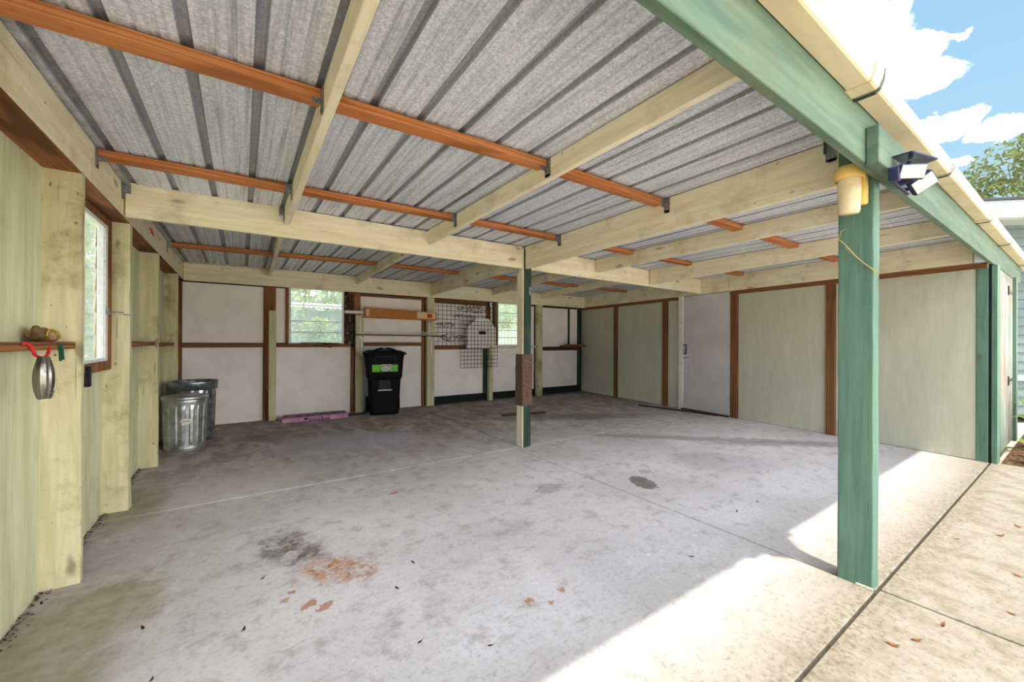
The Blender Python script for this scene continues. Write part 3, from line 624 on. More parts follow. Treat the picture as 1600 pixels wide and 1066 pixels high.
# corner post and shed beyond the open end of the right wall
co = thing('corner_post', 'dark green corner post where the grey-green wall meets the open front', 'post', tuple(RW(.65)))
rbox('inner_face', 'green_z', co, .716, .634, -.07, .012, 0, 2.05); rbox('outer_face', 'green_z', co, .612, .572, -.10, .006, 0, 2.07); rbox('gap', 'black', co, .633, .613, -.06, -.002, 0, 2.1, bev=0)
sh = thing('storage_shed', 'weathered white shed wall past the green corner post', 'shed', (8.3, .6, 0))
for x0, x1, m in ((7.41, 7.80, 'weather'), (7.803, 8.25, 'weather'), (8.253, 8.62, 'weather'), (8.623, 9.0, 'weather')): box('board', m, sh, x0, x1, .60, .625, .02, 2.08)
box('corner_board', 'green_z', sh, 9.003, 9.16, .57, .65, 0, 2.10); box('fascia', 'header', sh, 7.382, 9.9, .597, .632, 2.085, 2.35)
box('side_wall', 'weather', sh, 9.12, 9.15, .66, 1.4, 0, 2.1); box('roof_sheet', 'metal', sh, 8.25, 9.3, .54, 1.4, 2.39, 2.40)
for z in (2.0-.12, .78):
    bm = NB(); bx(bm, 8.5, 8.95, .593, .5995, z, z+.03, .001); bx(bm, 8.5, 8.56, .590, .5995, z-.04, z+.07, .001); obj('strap_hinge', bm, 'plastic2', sh)

# neighbouring house
hs = thing('house', 'grey sided house with a pale eave beyond the gutter', 'house', (11, .6, 0), 0)
u = Vector((.735, -.678, 0)); n = Vector((.678, .735, 0)); B0 = Vector((9.7, 2.05, 0))
def hb(name, mat, s0, s1, n0, n1, z0, z1, parent=hs, tilt=0., label=None):
    bm = NB(); q = [B0+u*s0+n*n0, B0+u*s1+n*n0, B0+u*s1+n*n1, B0+u*s0+n*n1]
    hexa(bm, [v+Vector((0, 0, z0)) for v in q]+[v+Vector((0, 0, z1))+(n*tilt if i in (0, 1) else Vector()) for i, v in enumerate(q)]); return obj(name, bm, mat, parent, label=label)
zz = .05
while zz < 3.2: hb('siding_board', 'siding', -.2, 6, .40, .45, zz, zz+.148, tilt=.018); zz += .15
hb('wall', 'siding', -.2, 6, .452, 3.5, 0, 3.24); hb('soffit', 'eave', -.4, 6, .0, .50, 3.26, 3.29); hb('fascia', 'eave', -.4, 6, -.03, .0, 3.28, 3.56); hb('drip_edge', 'shingle', -.42, 6, -.06, 2.2, 3.565, 3.60)
hb('sill_trim', 'eave', -.2, 6, .375, .40, .62, .72)

# ================================================================ THINGS
# ---- wall lamp on the front post
lp = thing('wall_lamp', 'yellowed cream jelly-jar lamp on the green front post', 'lamp', (3.41, .715, 1.9))
bm = NB(); bx(bm, 3.405, 3.4525, .650, .765, 1.955, 2.125, .008); obj('back_box', bm, 'amber', lp)
bm = NB(); lathe(bm, [(.0, 2.155), (.045, 2.153), (.060, 2.145), (.064, 2.13), (.062, 2.085), (.056, 2.083), (.056, 2.11), (0, 2.112)], 28, (3.392, .712)); obj('collar', bm, 'amber', lp, smooth=True)
bm = NB(); lathe(bm, [(.048, 2.11), (.0485, 2.03), (.044, 1.925), (.040, 1.912), (0, 1.910)], 28, (3.392, .712)); obj('glass_jar', bm, 'frost', lp, smooth=True)
tw = NB(); tube(tw, [(3.447, .776, 1.80), (3.446, .765, 1.795), (3.445, .735, 1.755), (3.443, .70, 1.70), (3.445, .665, 1.655), (3.449, .64, 1.63), (3.453, .629, 1.615)], .0025, 6)
tube(tw, [(3.447, .776, 1.79), (3.435, .755, 1.84), (3.44, .74, 1.85)], .0014, 5); tube(tw, [(3.453, .628, 1.615), (3.45, .618, 1.60), (3.455, .615, 1.585)], .002, 5); tube(tw, [(3.453, .628, 1.615), (3.448, .612, 1.63)], .0018, 5)
for k in range(5): tube(tw, [(3.445, .735-.008*k, 1.755-.01*k), (3.436, .73-.008*k+.01, 1.762-.01*k-.02)], .0012, 4)
tag(obj('twine', tw, 'twine', None, base=(3.45, .70, 1.70)), 'frayed tan twine strung across the green front post', 'string')

# ---- solar flood light
fx = thing('flood_light', 'navy solar flood light with two heads on the green block', 'light', (3.98, .66, 2.2)); fx.location = (3.364, .533, 2.012); fx.scale = (.82, .82, .82)
def head(cx, cy, cz, rx, ry_, rz_, wd, ht, name='lamp_head'):
    M_ = Matrix.Translation((cx, cy, cz)) @ Matrix.Rotation(R(rz_), 4, 'Z') @ Matrix.Rotation(R(rx), 4, 'X') @ Matrix.Rotation(R(ry_), 4, 'Y')
    bm = bx(NB(), -wd/2, wd/2, -.015, .02, -ht/2, ht/2, .006); bmesh.ops.transform(bm, matrix=M_, verts=bm.verts); h = obj(name, bm, 'navy', fx)
    bm = bx(NB(), -wd/2+.008, wd/2-.008, -.019, -.0155, -ht/2+.008, ht/2-.008, .002); bmesh.ops.transform(bm, matrix=M_, verts=bm.verts); obj('led_lens', bm, 'led', h)
    bm = NB()
    for i in range(1, 6): t = -wd/2+.008+i*(wd-.016)/6; bx(bm, t-.0006, t+.0006, -.0200, -.019, -ht/2+.01, ht/2-.01)
    bmesh.ops.transform(bm, matrix=M_, verts=bm.verts); obj('led_grid', bm, 'label', h)
head(3.985, .595, 2.235, 18, 5, -52, .125, .085); head(4.13, .575, 2.20, 26, -40, -46, .12, .09)
bm = bx(NB(), 3.915, 3.965, .63, .677, 2.19, 2.27, .006); obj('sensor_box', bm, 'navy', fx)
bm = NB(); bx(bm, 3.96, 4.30, .655, .677, 2.19, 2.23, .004); tube(bm, [(4.07, .66, 2.21), (4.07, .60, 2.215)], .018, 10); tube(bm, [(4.0, .66, 2.21), (4.0, .61, 2.225)], .010, 8); tube(bm, [(4.2, .66, 2.20), (4.17, .60, 2.20)], .010, 8); obj('mount', bm, 'navy', fx)
bm = NB(); hexa(bm, [(3.93, .58, 2.325), (4.17, .52, 2.325), (4.30, .66, 2.345), (3.99, .675, 2.345), (3.93, .58, 2.333), (4.17, .52, 2.333), (4.30, .66, 2.353), (3.99, .675, 2.353)]); pn = obj('solar_panel', bm, 'panelb', fx)
bm = NB(); tube(bm, [(4.09, .655, 2.22), (4.09, .62, 2.33)], .012, 8); obj('panel_arm', bm, 'navy', fx)

# ---- objects on the left wall
pc = NB(); bmesh.ops.create_icosphere(pc, subdivisions=4, radius=1)
for v in pc.verts:
    c = v.co; nn = math.sin(c.x*5+c.z*3)*.10+math.sin(c.y*7+c.x*2)*.08; v.co = Vector((c.x*.042*(1+nn), c.y*.115*(1+nn*.5), max(-.0, (c.z*.5+.42)*.068*(1+nn)*(1-.25*c.y))))
bmesh.ops.translate(pc, verts=pc.verts, vec=(.06, 2.76, 1.241))
pt = thing('leather_pouch', 'crumpled tan leather pouch lying on the left wall ledge', 'pouch', (.06, 2.76, 1.24)); obj('body', pc, 'pouch', pt, smooth=True)
bm = NB(); tube(bm, [(.095, 2.66, 1.268), (.09, 2.69, 1.288), (.085, 2.73, 1.297), (.08, 2.78, 1.300), (.085, 2.83, 1.290), (.09, 2.865, 1.262)], .0028, 6); obj('piping', bm, 'yellow', pt)
hk = NB(); tube(hk, [(.126, 2.318, 1.234), (.128, 2.35, 1.236), (.130, 2.375, 1.226), (.132, 2.39, 1.205), (.134, 2.40, 1.188), (.140, 2.42, 1.178), (.144, 2.45, 1.177), (.146, 2.475, 1.183), (.146, 2.495, 1.20), (.146, 2.505, 1.216)], .0058, 10)
tag(obj('utility_hook', hk, 'red', None, smooth=True, base=(.124, 2.33, 1.222)), 'red vinyl coated hook screwed to the left wall ledge', 'hook')
sb = thing('steamer_basket', 'folded stainless steel steamer hanging from the red hook', 'basket', (.165, 2.375, 1.18))
NBL = 12; SX, SY = .165, 2.375
for k in range(NBL):
    a0 = 2*math.pi*k/NBL; bm = NB(); prev = None
    for i in range(15):
        t = i/14; zc = 1.178-.165*t; rad = .005+.024*math.sin(math.pi*(.10+.78*t))**.75
        row = []
        for da in (-.34, 0, .34):
            a = a0+da*(1-.3*t); r_ = rad+(.002 if da == 0 else 0); row.append(bm.verts.new((SX+r_*math.cos(a), SY+r_*math.sin(a)*1.15, zc)))
        if prev:
            for q in range(2): bm.faces.new((prev[q], prev[q+1], row[q+1], row[q]))
        prev = row
    gv = bmesh.ops.solidify(bm, geom=list(bm.faces), thickness=.0012); obj('petal', bm, 'steel', sb, smooth=False)
bm = NB(); lathe(bm, [(.016, 1.182), (.018, 1.178), (.012, 1.172)], 16, (SX, SY)); obj('top_ring', bm, 'steel', sb); bm = NB(); tube(bm, [(SX, SY, 1.03), (SX, SY, 1.17), (.150, SY, 1.169)], .003, 6); obj('centre_rod', bm, 'steel', sb)
for k in range(3):
    bm = NB(); a = k*1.1; tube(bm, [(SX+.03*math.cos(a), SY+.035*math.sin(a), 1.045), (SX+.02*math.cos(a+.5), SY+.02*math.sin(a+.5), 1.012), (SX-.01, SY+.005, 1.008)], .0022, 5); obj('foot', bm, 'steel', sb)
cl_ = NB()
hexa(cl_, [(.121, 2.705, 1.152), (.128, 2.705, 1.152), (.128, 2.718, 1.150), (.121, 2.718, 1.150), (.121, 2.690, 1.232), (.128, 2.690, 1.232), (.128, 2.703, 1.234), (.121, 2.703, 1.234)])
hexa(cl_, [(.129, 2.712, 1.158), (.135, 2.712, 1.158), (.135, 2.724, 1.156), (.129, 2.724, 1.156), (.129, 2.690, 1.230), (.135, 2.690, 1.230), (.135, 2.70, 1.230), (.129, 2.70, 1.230)])
tube(cl_, [(.12, 2.699, 1.20), (.137, 2.699, 1.20)], .005, 8)
tag(obj('clothes_peg', cl_, 'clip', None, base=(.125, 2.70, 1.2)), 'dark green plastic peg clipped on the left wall ledge', 'peg')
bb = thing('wall_pocket', 'small black wall pocket below the left window corner', 'holder', (.03, 3.3, .97))
bm = NB(); bx(bm, .001, .012, 3.10, 3.42, .97, 1.085, .002); bx(bm, .0125, .055, 3.10, 3.42, .97, .98, .002); bx(bm, .05, .058, 3.10, 3.42, .981, 1.05, .002); obj('pocket', bm, 'plastic2', bb)
bm = bx(NB(), .001, .066, 3.421, 3.45, .965, 1.092, .004); obj('end_cap', bm, 'plastic2', bb)
bm = NB(); hexa(bm, [(.02, 3.12, 1.0), (.024, 3.12, 1.0), (.03, 3.34, 1.0), (.026, 3.34, 1.0), (.04, 3.12, 1.075), (.044, 3.12, 1.075), (.04, 3.36, 1.055), (.036, 3.36, 1.055)]); obj('paper', bm, 'orangep', bb)
cpc = NB(); tube(cpc, [(.143, 4.70, 2.235), (.158, 4.70, 2.235), (.162, 4.70, 2.215), (.162, 4.78, 2.195), (.158, 4.82, 2.21), (.143, 4.82, 2.225)], .006, 8)
tag(obj('utility_hook', cpc, 'red', None, base=(.143, 4.7, 2.23)), 'red hook high on the left top beam beyond the window', 'hook')

# ---- galvanised cans
def can(name, label, c, r, h, mat, lid, group=None, badge=False):
    t = thing(name, label, 'bin', (c[0], c[1], 0)); SEG = 96
    def fl_(rr, z, k):
        if .12*h < z < .84*h: return rr + (.006 if (k % 6) in (0, 1, 5) else -.001)
        return rr
    prof = [(r*.86, .0), (r*.87, .02), (r*.89, .025)] + [(r*(.885+.06*(i/10)), .10*h+(.78*h)*i/10*.98) for i in range(11)] + [(r*.955, .9*h), (r*.965, .93*h), (r*.955, .95*h), (r*.97, .985*h), (r*.95, h), (r*.93, .98*h), (r*.90, .5*h), (r*.84, .02)]
    bm = NB(); rg = lathe(bm, prof, SEG, (c[0], c[1]), fl_); bm.faces.new(rg[0][::-1]); bm.faces.new(rg[-1]); b = obj('body', bm, mat, t, smooth=False)
    bm = NB(); lathe(bm, [(r*.875, .09*h), (r*.905, .095*h), (r*.905, .105*h), (r*.875, .11*h)], 48, (c[0], c[1])); obj('hoop', bm, mat, t)
    for sgn in (-1, 1):
        a = R(-35) if sgn > 0 else R(145); d = Vector((math.cos(a), math.sin(a), 0)); s_ = Vector((-d.y, d.x, 0)); o = Vector((c[0], c[1], .72*h))+d*(r*.96)
        bm = NB(); tube(bm, [o-s_*.05, o-s_*.05+d*.012-Vector((0, 0, .01)), o-s_*.045+d*.02-Vector((0, 0, .06)), o+s_*.045+d*.02-Vector((0, 0, .06)), o+s_*.05+d*.012-Vector((0, 0, .01)), o+s_*.05], .004, 6); obj('handle', bm, 'galv', t)
    if lid == 'closed':
        bm = NB(); rg = lathe(bm, [(r*1.0, h-.025), (r*1.03, h-.02), (r*1.03, h+.004), (r*1.0, h+.012), (r*.9, h+.010), (r*.85, h+.018), (r*.45, h+.026), (r*.1, h+.03)], 64, (c[0], c[1])); bm.faces.new(rg[-1]); l = obj('lid', bm, mat, t, smooth=True)
        bm = NB(); q = Vector((c[0], c[1], h+.028)); tube(bm, [q+Vector((-.045, -.01, 0)), q+Vector((-.04, -.01, .022)), q+Vector((.04, .01, .022)), q+Vector((.045, .01, 0))], .005, 6); obj('lid_handle', bm, 'galv', l)
    else:
        bm = NB(); rg = lathe(bm, [(r*1.03, h-.10), (r*1.055, h-.095), (r*1.045, h-.05), (r*1.06, h-.045), (r*1.045, h-.02), (r*1.085, h), (r*1.06, h+.004), (r*1.0, h-.03), (r*.7, h-.06), (r*.2, h-.065)], 64, (c[0], c[1])); bm.faces.new(rg[-1]); obj('lid', bm, mat, t, smooth=True, label='upturned dark lid resting in the rim')
    return t
c1 = can('trash_can', 'smaller bright galvanised trash can with lid in the back left corner', (.285, 5.93), .212, .60, 'can', 'closed')
c2 = can('trash_can', 'larger dark galvanised trash can behind the smaller bright one', (.318, 6.42), .243, .735, 'can2', 'up')
# oval paper badge on the small can, with its script lettering
def curved(bm, pts2, cx, cy, r, ang0, z0, lift=.0):
    """map (u along arc, v up) to the surface of the can"""
    vs = []
    for uu, vv in pts2:
        rr = r*(.885+.06*max(0, min(1, (z0+vv-.06)/.46)))+.0085+lift; a = ang0+uu/rr; vs.append(bm.verts.new((cx+rr*math.cos(a), cy+rr*math.sin(a), z0+vv)))
    return vs
bm = NB(); A0 = R(-82); o_ = [(.052*math.cos(2*math.pi*k/28), .026*math.sin(2*math.pi*k/28)) for k in range(28)]
ctr = curved(bm, [(0, 0)], .285, 5.93, .212, A0, .345)[0]; vs = curved(bm, o_, .285, 5.93, .212, A0, .345)
for k in range(28): bm.faces.new((ctr, vs[k], vs[(k+1) % 28]))
vs = curved(bm, [(-.036, -.045), (.036, -.040), (.038, -.018), (-.036, -.018)], .285, 5.93, .212, A0, .345); bm.faces.new(vs)
bd = obj('badge', bm, 'wpaint', c1, label='pale oval paper badge with dark script'); bm = NB()
vv = []; 
import itertools
def stroke(bm, pts, wdt=.0016):
    w3 = []
    for uu, vv_ in pts:
        rr = .212*(.885+.06*max(0, min(1, (.345+vv_-.06)/.46)))+.0098; a = A0+uu/rr; w3.append(Vector((.285+rr*math.cos(a), 5.93+rr*math.sin(a), .345+vv_)))
    tube(bm, w3, wdt, 4)
stroke(bm, [(-.026, .010), (-.036, .014), (-.040, .0), (-.034, -.010), (-.026, -.006)]); stroke(bm, [(-.024, -.004), (-.018, .006), (-.012, .004), (-.016, -.006), (-.024, -.004)]); stroke(bm, [(-.010, .006), (-.004, -.006), (.002, .008)])
stroke(bm, [(.004, 0), (.012, .004), (.008, .008), (.004, 0), (.008, -.006), (.014, -.004)]); stroke(bm, [(.016, -.006), (.018, .006), (.024, .006)]); stroke(bm, [(.026, .006), (.027, -.004), (.034, -.002), (.036, .008), (.032, -.014), (.022, -.014)]); stroke(bm, [(-.04, -.013), (0, -.016), (.02, -.014)], .0009); stroke(bm, [(.014, -.034), (.026, -.032)], .003)
obj('lettering', bm, 'ink', bd)

# ---- black wheeled cart
ct = thing('trash_cart', 'tall black wheeled trash cart against the back wall', 'bin', (2.885, 7.03, 0), R(-12))
def loft(bm, secs):
    rg = []
    for (x0, x1, y0, y1, z, c) in secs:
        pts = [(x0+c, y0), (x1-c, y0), (x1, y0+c), (x1, y1-c), (x1-c, y1), (x0+c, y1), (x0, y1-c), (x0, y0+c)]; rg.append([bm.verts.new((a, b, z)) for a, b in pts])
    for i in range(len(rg)-1):
        for k in range(8): bm.faces.new((rg[i][k], rg[i][(k+1) % 8], rg[i+1][(k+1) % 8], rg[i+1][k]))
    bm.faces.new(rg[0][::-1]); bm.faces.new(rg[-1]); return rg
def L(name, bm, mat, parent=ct, **k): return obj(name, bm, mat, parent, local=True, **k)
bm = NB(); loft(bm, [(-.225, .225, -.25, .24, .0, .05), (-.235, .235, -.265, .245, .04, .05), (-.262, .262, -.285, .25, .60, .045), (-.285, .285, -.30, .255, .64, .04), (-.285, .285, -.305, .255, .66, .04), (-.305, .305, -.325, .26, .98, .04), (-.315, .315, -.335, .265, 1.0, .04), (-.315, .315, -.335, .265, 1.02, .04)])
L('body', bm, 'plastic')
bm = NB(); loft(bm, [(-.345, .345, -.375, .285, 1.022, .05), (-.35, .35, -.38, .285, 1.045, .05), (-.32, .32, -.345, .27, 1.065, .07), (-.27, .27, -.29, .25, 1.085, .08), (-.2, .2, -.22, .22, 1.095, .08)]); ld = L('lid', bm, 'plastic')
for sx in (-1, 1): bm = NB(); tube(bm, [(sx*.13, -.31, 1.075), (sx*.12, -.28, 1.115), (0, -.26, 1.13), ][:2]+[(sx*.04, -.20, 1.13)], .012, 8); L('lid_grip', bm, 'plastic', ld)
bm = NB(); tube(bm, [(-.2, -.30, 1.07), (-.15, -.31, 1.11), (0, -.31, 1.122), (.15, -.31, 1.11), (.2, -.30, 1.07)], .010, 8); L('lid_rib', bm, 'plastic', ld)
bm = NB(); bx(bm, -.16, -.145, -.345, -.33, .86, .98, .003); bx(bm, .145, .16, -.345, -.33, .86, .98, .003); bx(bm, -.16, .16, -.345, -.33, .982, .998, .003); L('lift_pocket', bm, 'plastic2')
bm = NB(); bx(bm, -.205, .205, -.331, -.324, .735, .855, .001); lb = L('sticker', bm, 'green_label', label='lime green sticker')
bm = NB(); bx(bm, -.06, .10, -.3335, -.331, .745, .86, 0); L('sticker_picture', bm, 'glabel2', lb)
bm = NB(); rnd = random.Random(3)
for k in range(22): x = rnd.uniform(-.19, .18); z = rnd.uniform(.745, .845); bx(bm, x, x+rnd.uniform(.008, .03), -.3352, -.3336, z, z+rnd.uniform(.003, .010))
L('sticker_print', bm, 'ink', lb, kind='stuff')
bm = NB(); bx(bm, -.10, .10, -.296, -.272, .44, .60, .01); L('grab_recess', bm, 'plastic2')
bm = NB(); tube(bm, [(-.11, -.31, .425), (.11, -.31, .425)], .010, 8); L('catch_bar', bm, 'alu', label='pale metal catch bar')
for sx in (-1, 1):
    bm = NB(); R_ = .13; rg = []
    for xx in (sx*.24, sx*.29): rg.append([bm.verts.new((xx, .22+R_*math.cos(2*math.pi*k/24), R_+R_*math.sin(2*math.pi*k/24))) for k in range(24)])
    for k in range(24): bm.faces.new((rg[0][k], rg[0][(k+1) % 24], rg[1][(k+1) % 24], rg[1][k]))
    bm.faces.new(rg[0][::-1]); bm.faces.new(rg[1]); L('wheel', bm, 'plastic2')
for v in ct.children: pass

# ---- pink foam strip
pf = thing('foam_strip', 'dusty pink insulation foam strip lying along the back wall', 'foam', (1.8, 6.93, 0), R(-2.5))
bm = NB(); hexa(bm, [(-.47, -.055, 0), (.47, -.055, 0), (.47, .17, 0), (-.47, .17, 0), (-.47, -.055, .06), (.47, -.055, .065), (.45, .16, .085), (-.46, .16, .085)]); bmesh.ops.bevel(bm, geom=list(bm.edges), offset=.008, segments=2, affect='EDGES'); L('strip', bm, 'pink', pf)
bm = NB(); hexa(bm, [(-.46, .0, .074), (.46, .0, .077), (.44, .15, .088), (-.45, .15, .088), (-.46, .0, .076), (.46, .0, .079), (.44, .15, .09), (-.45, .15, .09)]); L('dusty_top', bm, 'pinktop', pf)
bm = NB(); rnd = random.Random(5); x = -.10
bx(bm, -.17, -.12, -.0585, -.0553, .025, .055)
while x < .18: bx(bm, x, x+.005, -.0585, -.0553, .022, .05); bx(bm, x, x+.02, -.0585, -.0553, .022 if rnd.random() > .5 else .045, .026 if rnd.random() > .5 else .05); x += .034
bx(bm, -.11, .19, -.0582, -.0553, .004, .014); L('printing', bm, 'ink', pf)

# ---- shelf brackets, cardboard box, tubes on the back wall
YP = ZB-.17
def brk(x, z, label):
    t = tag(obj('shelf_bracket', bx(bx(NB(), x-.012, x+.012, YP-.016, YP-.001, z-.35, z+.02, .001), x-.006, x+.006, YP-.17, YP-.017, z-.022, z, .001), 'wpaint', None, base=(x, YP, z)), label, 'bracket'); return t
brk(2.53, 1.64, 'white shelf bracket holding the left end of the cardboard box'); brk(3.80, 1.632, 'white shelf bracket holding the right end of the cardboard box')
brk(2.50-.0+.055, 1.34-.0, 'lower left white bracket under the thin tubes'); brk(3.84, 1.34, 'lower right white bracket under the thin tubes')
ch = NB(); bx(ch, 2.27, 2.60, YP-.05, YP-.03, 1.72, 1.735, .002); bx(ch, 2.27, 2.60, YP-.05, YP-.03, 1.755, 1.77, .002); bx(ch, 2.27, 2.60, YP-.032, YP-.028, 1.72, 1.77, 0)
tag(obj('shelf_standard', ch, 'wpaint', None, base=(2.43, YP-.04, 1.72)), 'white metal channel sticking out left of the cardboard box', 'rail')
cb = thing('cardboard_box', 'long narrow brown cardboard box on wall brackets', 'box', (3.2, YP-.09, 1.65))
bm = NB(); hexa(bm, [(2.575, YP-.155, 1.655), (3.885, YP-.155, 1.642), (3.885, YP-.02, 1.642), (2.575, YP-.02, 1.655), (2.575, YP-.155, 1.83), (3.885, YP-.155, 1.80), (3.885, YP-.02, 1.80), (2.575, YP-.02, 1.83)]); bmesh.ops.bevel(bm, geom=list(bm.edges), offset=.003, segments=1, affect='EDGES'); obj('carton', bm, 'card', cb)
box('torn_flap', 'label', cb, 2.59, 2.64, YP-.158, YP-.1555, 1.68, 1.80, bev=0); box('label_sheet', 'label', cb, 3.50, 3.86, YP-.159, YP-.1555, 1.67, 1.79, bev=0); box('label_mark', 'olabel', cb, 3.69, 3.80, YP-.161, YP-.1592, 1.685, 1.765, bev=0)
bm = NB(); bx(bm, 3.71, 3.78, YP-.1625, YP-.1612, 1.70, 1.708); bx(bm, 3.71, 3.73, YP-.1625, YP-.1612, 1.71, 1.745); bx(bm, 3.745, 3.78, YP-.1625, YP-.1612, 1.735, 1.745); bx(bm, 3.745, 3.755, YP-.1625, YP-.1612, 1.715, 1.735); obj('mark_print', bm, 'ink', cb)
for k, (y, z, x0, x1, r_, mt, lbl) in enumerate(((YP-.06, 1.372, 2.46, 3.90, .018, 'wpaint', 'long pale pipe lying on the lower wall brackets'), (YP-.125, 1.359, 2.42, 4.02, .010, 'darktrim', 'thin dark rod in front of the pale pipe on the brackets'))):
    bm = NB(); tube(bm, [(x0, y, z-r_*.0), (x1, y, z-.01)], r_, 10); tag(obj('pipe' if k == 0 else 'rod', bm, mt, None, base=(x0, y, z)), lbl, 'pipe')
bm = NB(); hexa(bm, [(3.62, YP-.16, 1.375), (3.95, YP-.14, 1.366), (3.95, YP-.02, 1.366), (3.62, YP-.05, 1.38), (3.62, YP-.16, 1.38), (3.95, YP-.14, 1.371), (3.95, YP-.02, 1.371), (3.64, YP-.05, 1.42)])
bmesh.ops.translate(bm, verts=bm.verts, vec=(0, 0, .018)); tag(obj('paper_scrap', bm, 'wpaint', None, base=(3.8, YP-.1, 1.37)), 'folded white paper scrap on the right end of the pipes', 'paper')

# ---- wire grid panels and the target-shaped board
def gridp(x0, x1, z0, z1, y, st, label, tilt=0):
    t = thing('wire_grid_panel', label, 'wire grid', (x0, y, z0)); nx = round((x1-x0)/st); nz = round((z1-z0)/st)
    for i in range(nx+1): bm = NB(); x = x0+(x1-x0)*i/nx; tube(bm, [(x, y, z0), (x, y, z1)], .0045, 5); obj('upright_wire', bm, 'wire', t)
    for i in range(nz+1): bm = NB(); z = z0+(z1-z0)*i/nz; tube(bm, [(x0, y-.006, z), (x1, y-.006, z+tilt)], .0045, 5); obj('cross_wire', bm, 'wire', t)
    return t
gridp(3.93, 5.27, 1.165, 2.035, ZB-.105, .0885, 'wide black wire grid covering the printed foam board'); gridp(4.46, 5.33, .715, 1.66, ZB-.20, .0795, 'lower black wire grid hung in front of the silhouette board')
tb = NB(); oc = [(4.62, 1.10), (5.31, 1.10), (5.31, 1.53), (5.13, 1.73), (4.85, 1.73), (4.62, 1.53)]
A_ = [tb.verts.new((x, ZB-.165, z)) for x, z in oc]; B_ = [tb.verts.new((x, ZB-.145, z)) for x, z in oc]
tb.faces.new(A_); tb.faces.new(B_[::-1])
for i in range(6): tb.faces.new((A_[i], B_[i], B_[(i+1) % 6], A_[(i+1) % 6]))
tbt = thing('silhouette_board', 'pale shoulder-shaped foam target board behind the lower wire grid', 'board', (4.96, ZB-.155, 1.1)); obj('board', tb, 'foam', tbt)
bm = NB(); bx(bm, 4.90, 5.06, ZB-.168, ZB-.1655, 1.40, 1.46); bx(bm, 4.96, 5.14, ZB-.168, ZB-.1655, 1.475, 1.482); bx(bm, 4.88, 5.02, ZB-.168, ZB-.1655, 1.465, 1.472); obj('printed_mark', bm, 'ink', tbt)
# corner shelf
cs = thing('corner_shelf', 'small rough brown shelf board in the back right corner', 'shelf', (7.55, ZB-.17, 1.12))
box('board', 'brown_x', cs, 7.18, 7.93, ZB-.22, ZB-.091, 1.128, 1.165, bev=.004); box('ledge', 'brown_x', cs, 7.30, 7.85, ZB-.24, ZB-.10, 1.166, 1.19, bev=.004)

# ---- boards lying on the floor
bd_ = tag(obj('plank', beam(NB(), (4.45, 5.60), (5.22, 5.42), .09, .001, .028, bev=.003), 'darktrim', None, base=(4.8, 5.5, 0)), 'short dark plank flat on the floor behind the centre post', 'plank')
bm = NB(); beam(bm, (7.28, 5.05), (7.50, 3.6), .035, .001, .026, bev=.003); tag(obj('plank', bm, 'darktrim', None, base=(7.4, 4.3, 0)), 'long thin dark strip of wood on the floor by the grey door', 'plank')
bm = NB(); bmesh.ops.create_icosphere(bm, subdivisions=3, radius=1)
for v in bm.verts: c = v.co; v.co = Vector((c.x*.16*(1+.2*math.sin(c.y*6)), c.y*.07, max(0, c.z*.022*(1+.4*math.sin(c.x*9+c.y*4)))))
bmesh.ops.translate(bm, verts=bm.verts, vec=(2.45, 7.05, 0)); tag(obj('dirt_pile', bm, 'dirt', None, kind='stuff', base=(2.45, 7.05, 0)), 'low brown heap of dirt beside the black cart', 'dirt')
bm = NB(); rnd = random.Random(12)
for i in range(1500):
    x = rnd.uniform(.2, 7.7); y = ZB-.17-abs(rnd.gauss(0, .07)); s = rnd.uniform(.004, .012); a = rnd.uniform(0, 6.3)
    c = Vector((x, y, .004)); q = [bm.verts.new(c+k) for k in (Vector((math.cos(a)*s, math.sin(a)*s, .001)), Vector((-math.sin(a)*s*.6, math.cos(a)*s*.6, .004)), Vector((-math.cos(a)*s, -math.sin(a)*s, .001)), Vector((math.sin(a)*s*.6, -math.cos(a)*s*.6, 0)))]; bm.faces.new(q)
tag(obj('debris', bm, 'dirt', None, kind='stuff', base=(4, 7.1, 0)), 'fine brown grit and debris along the foot of the back wall', 'debris')

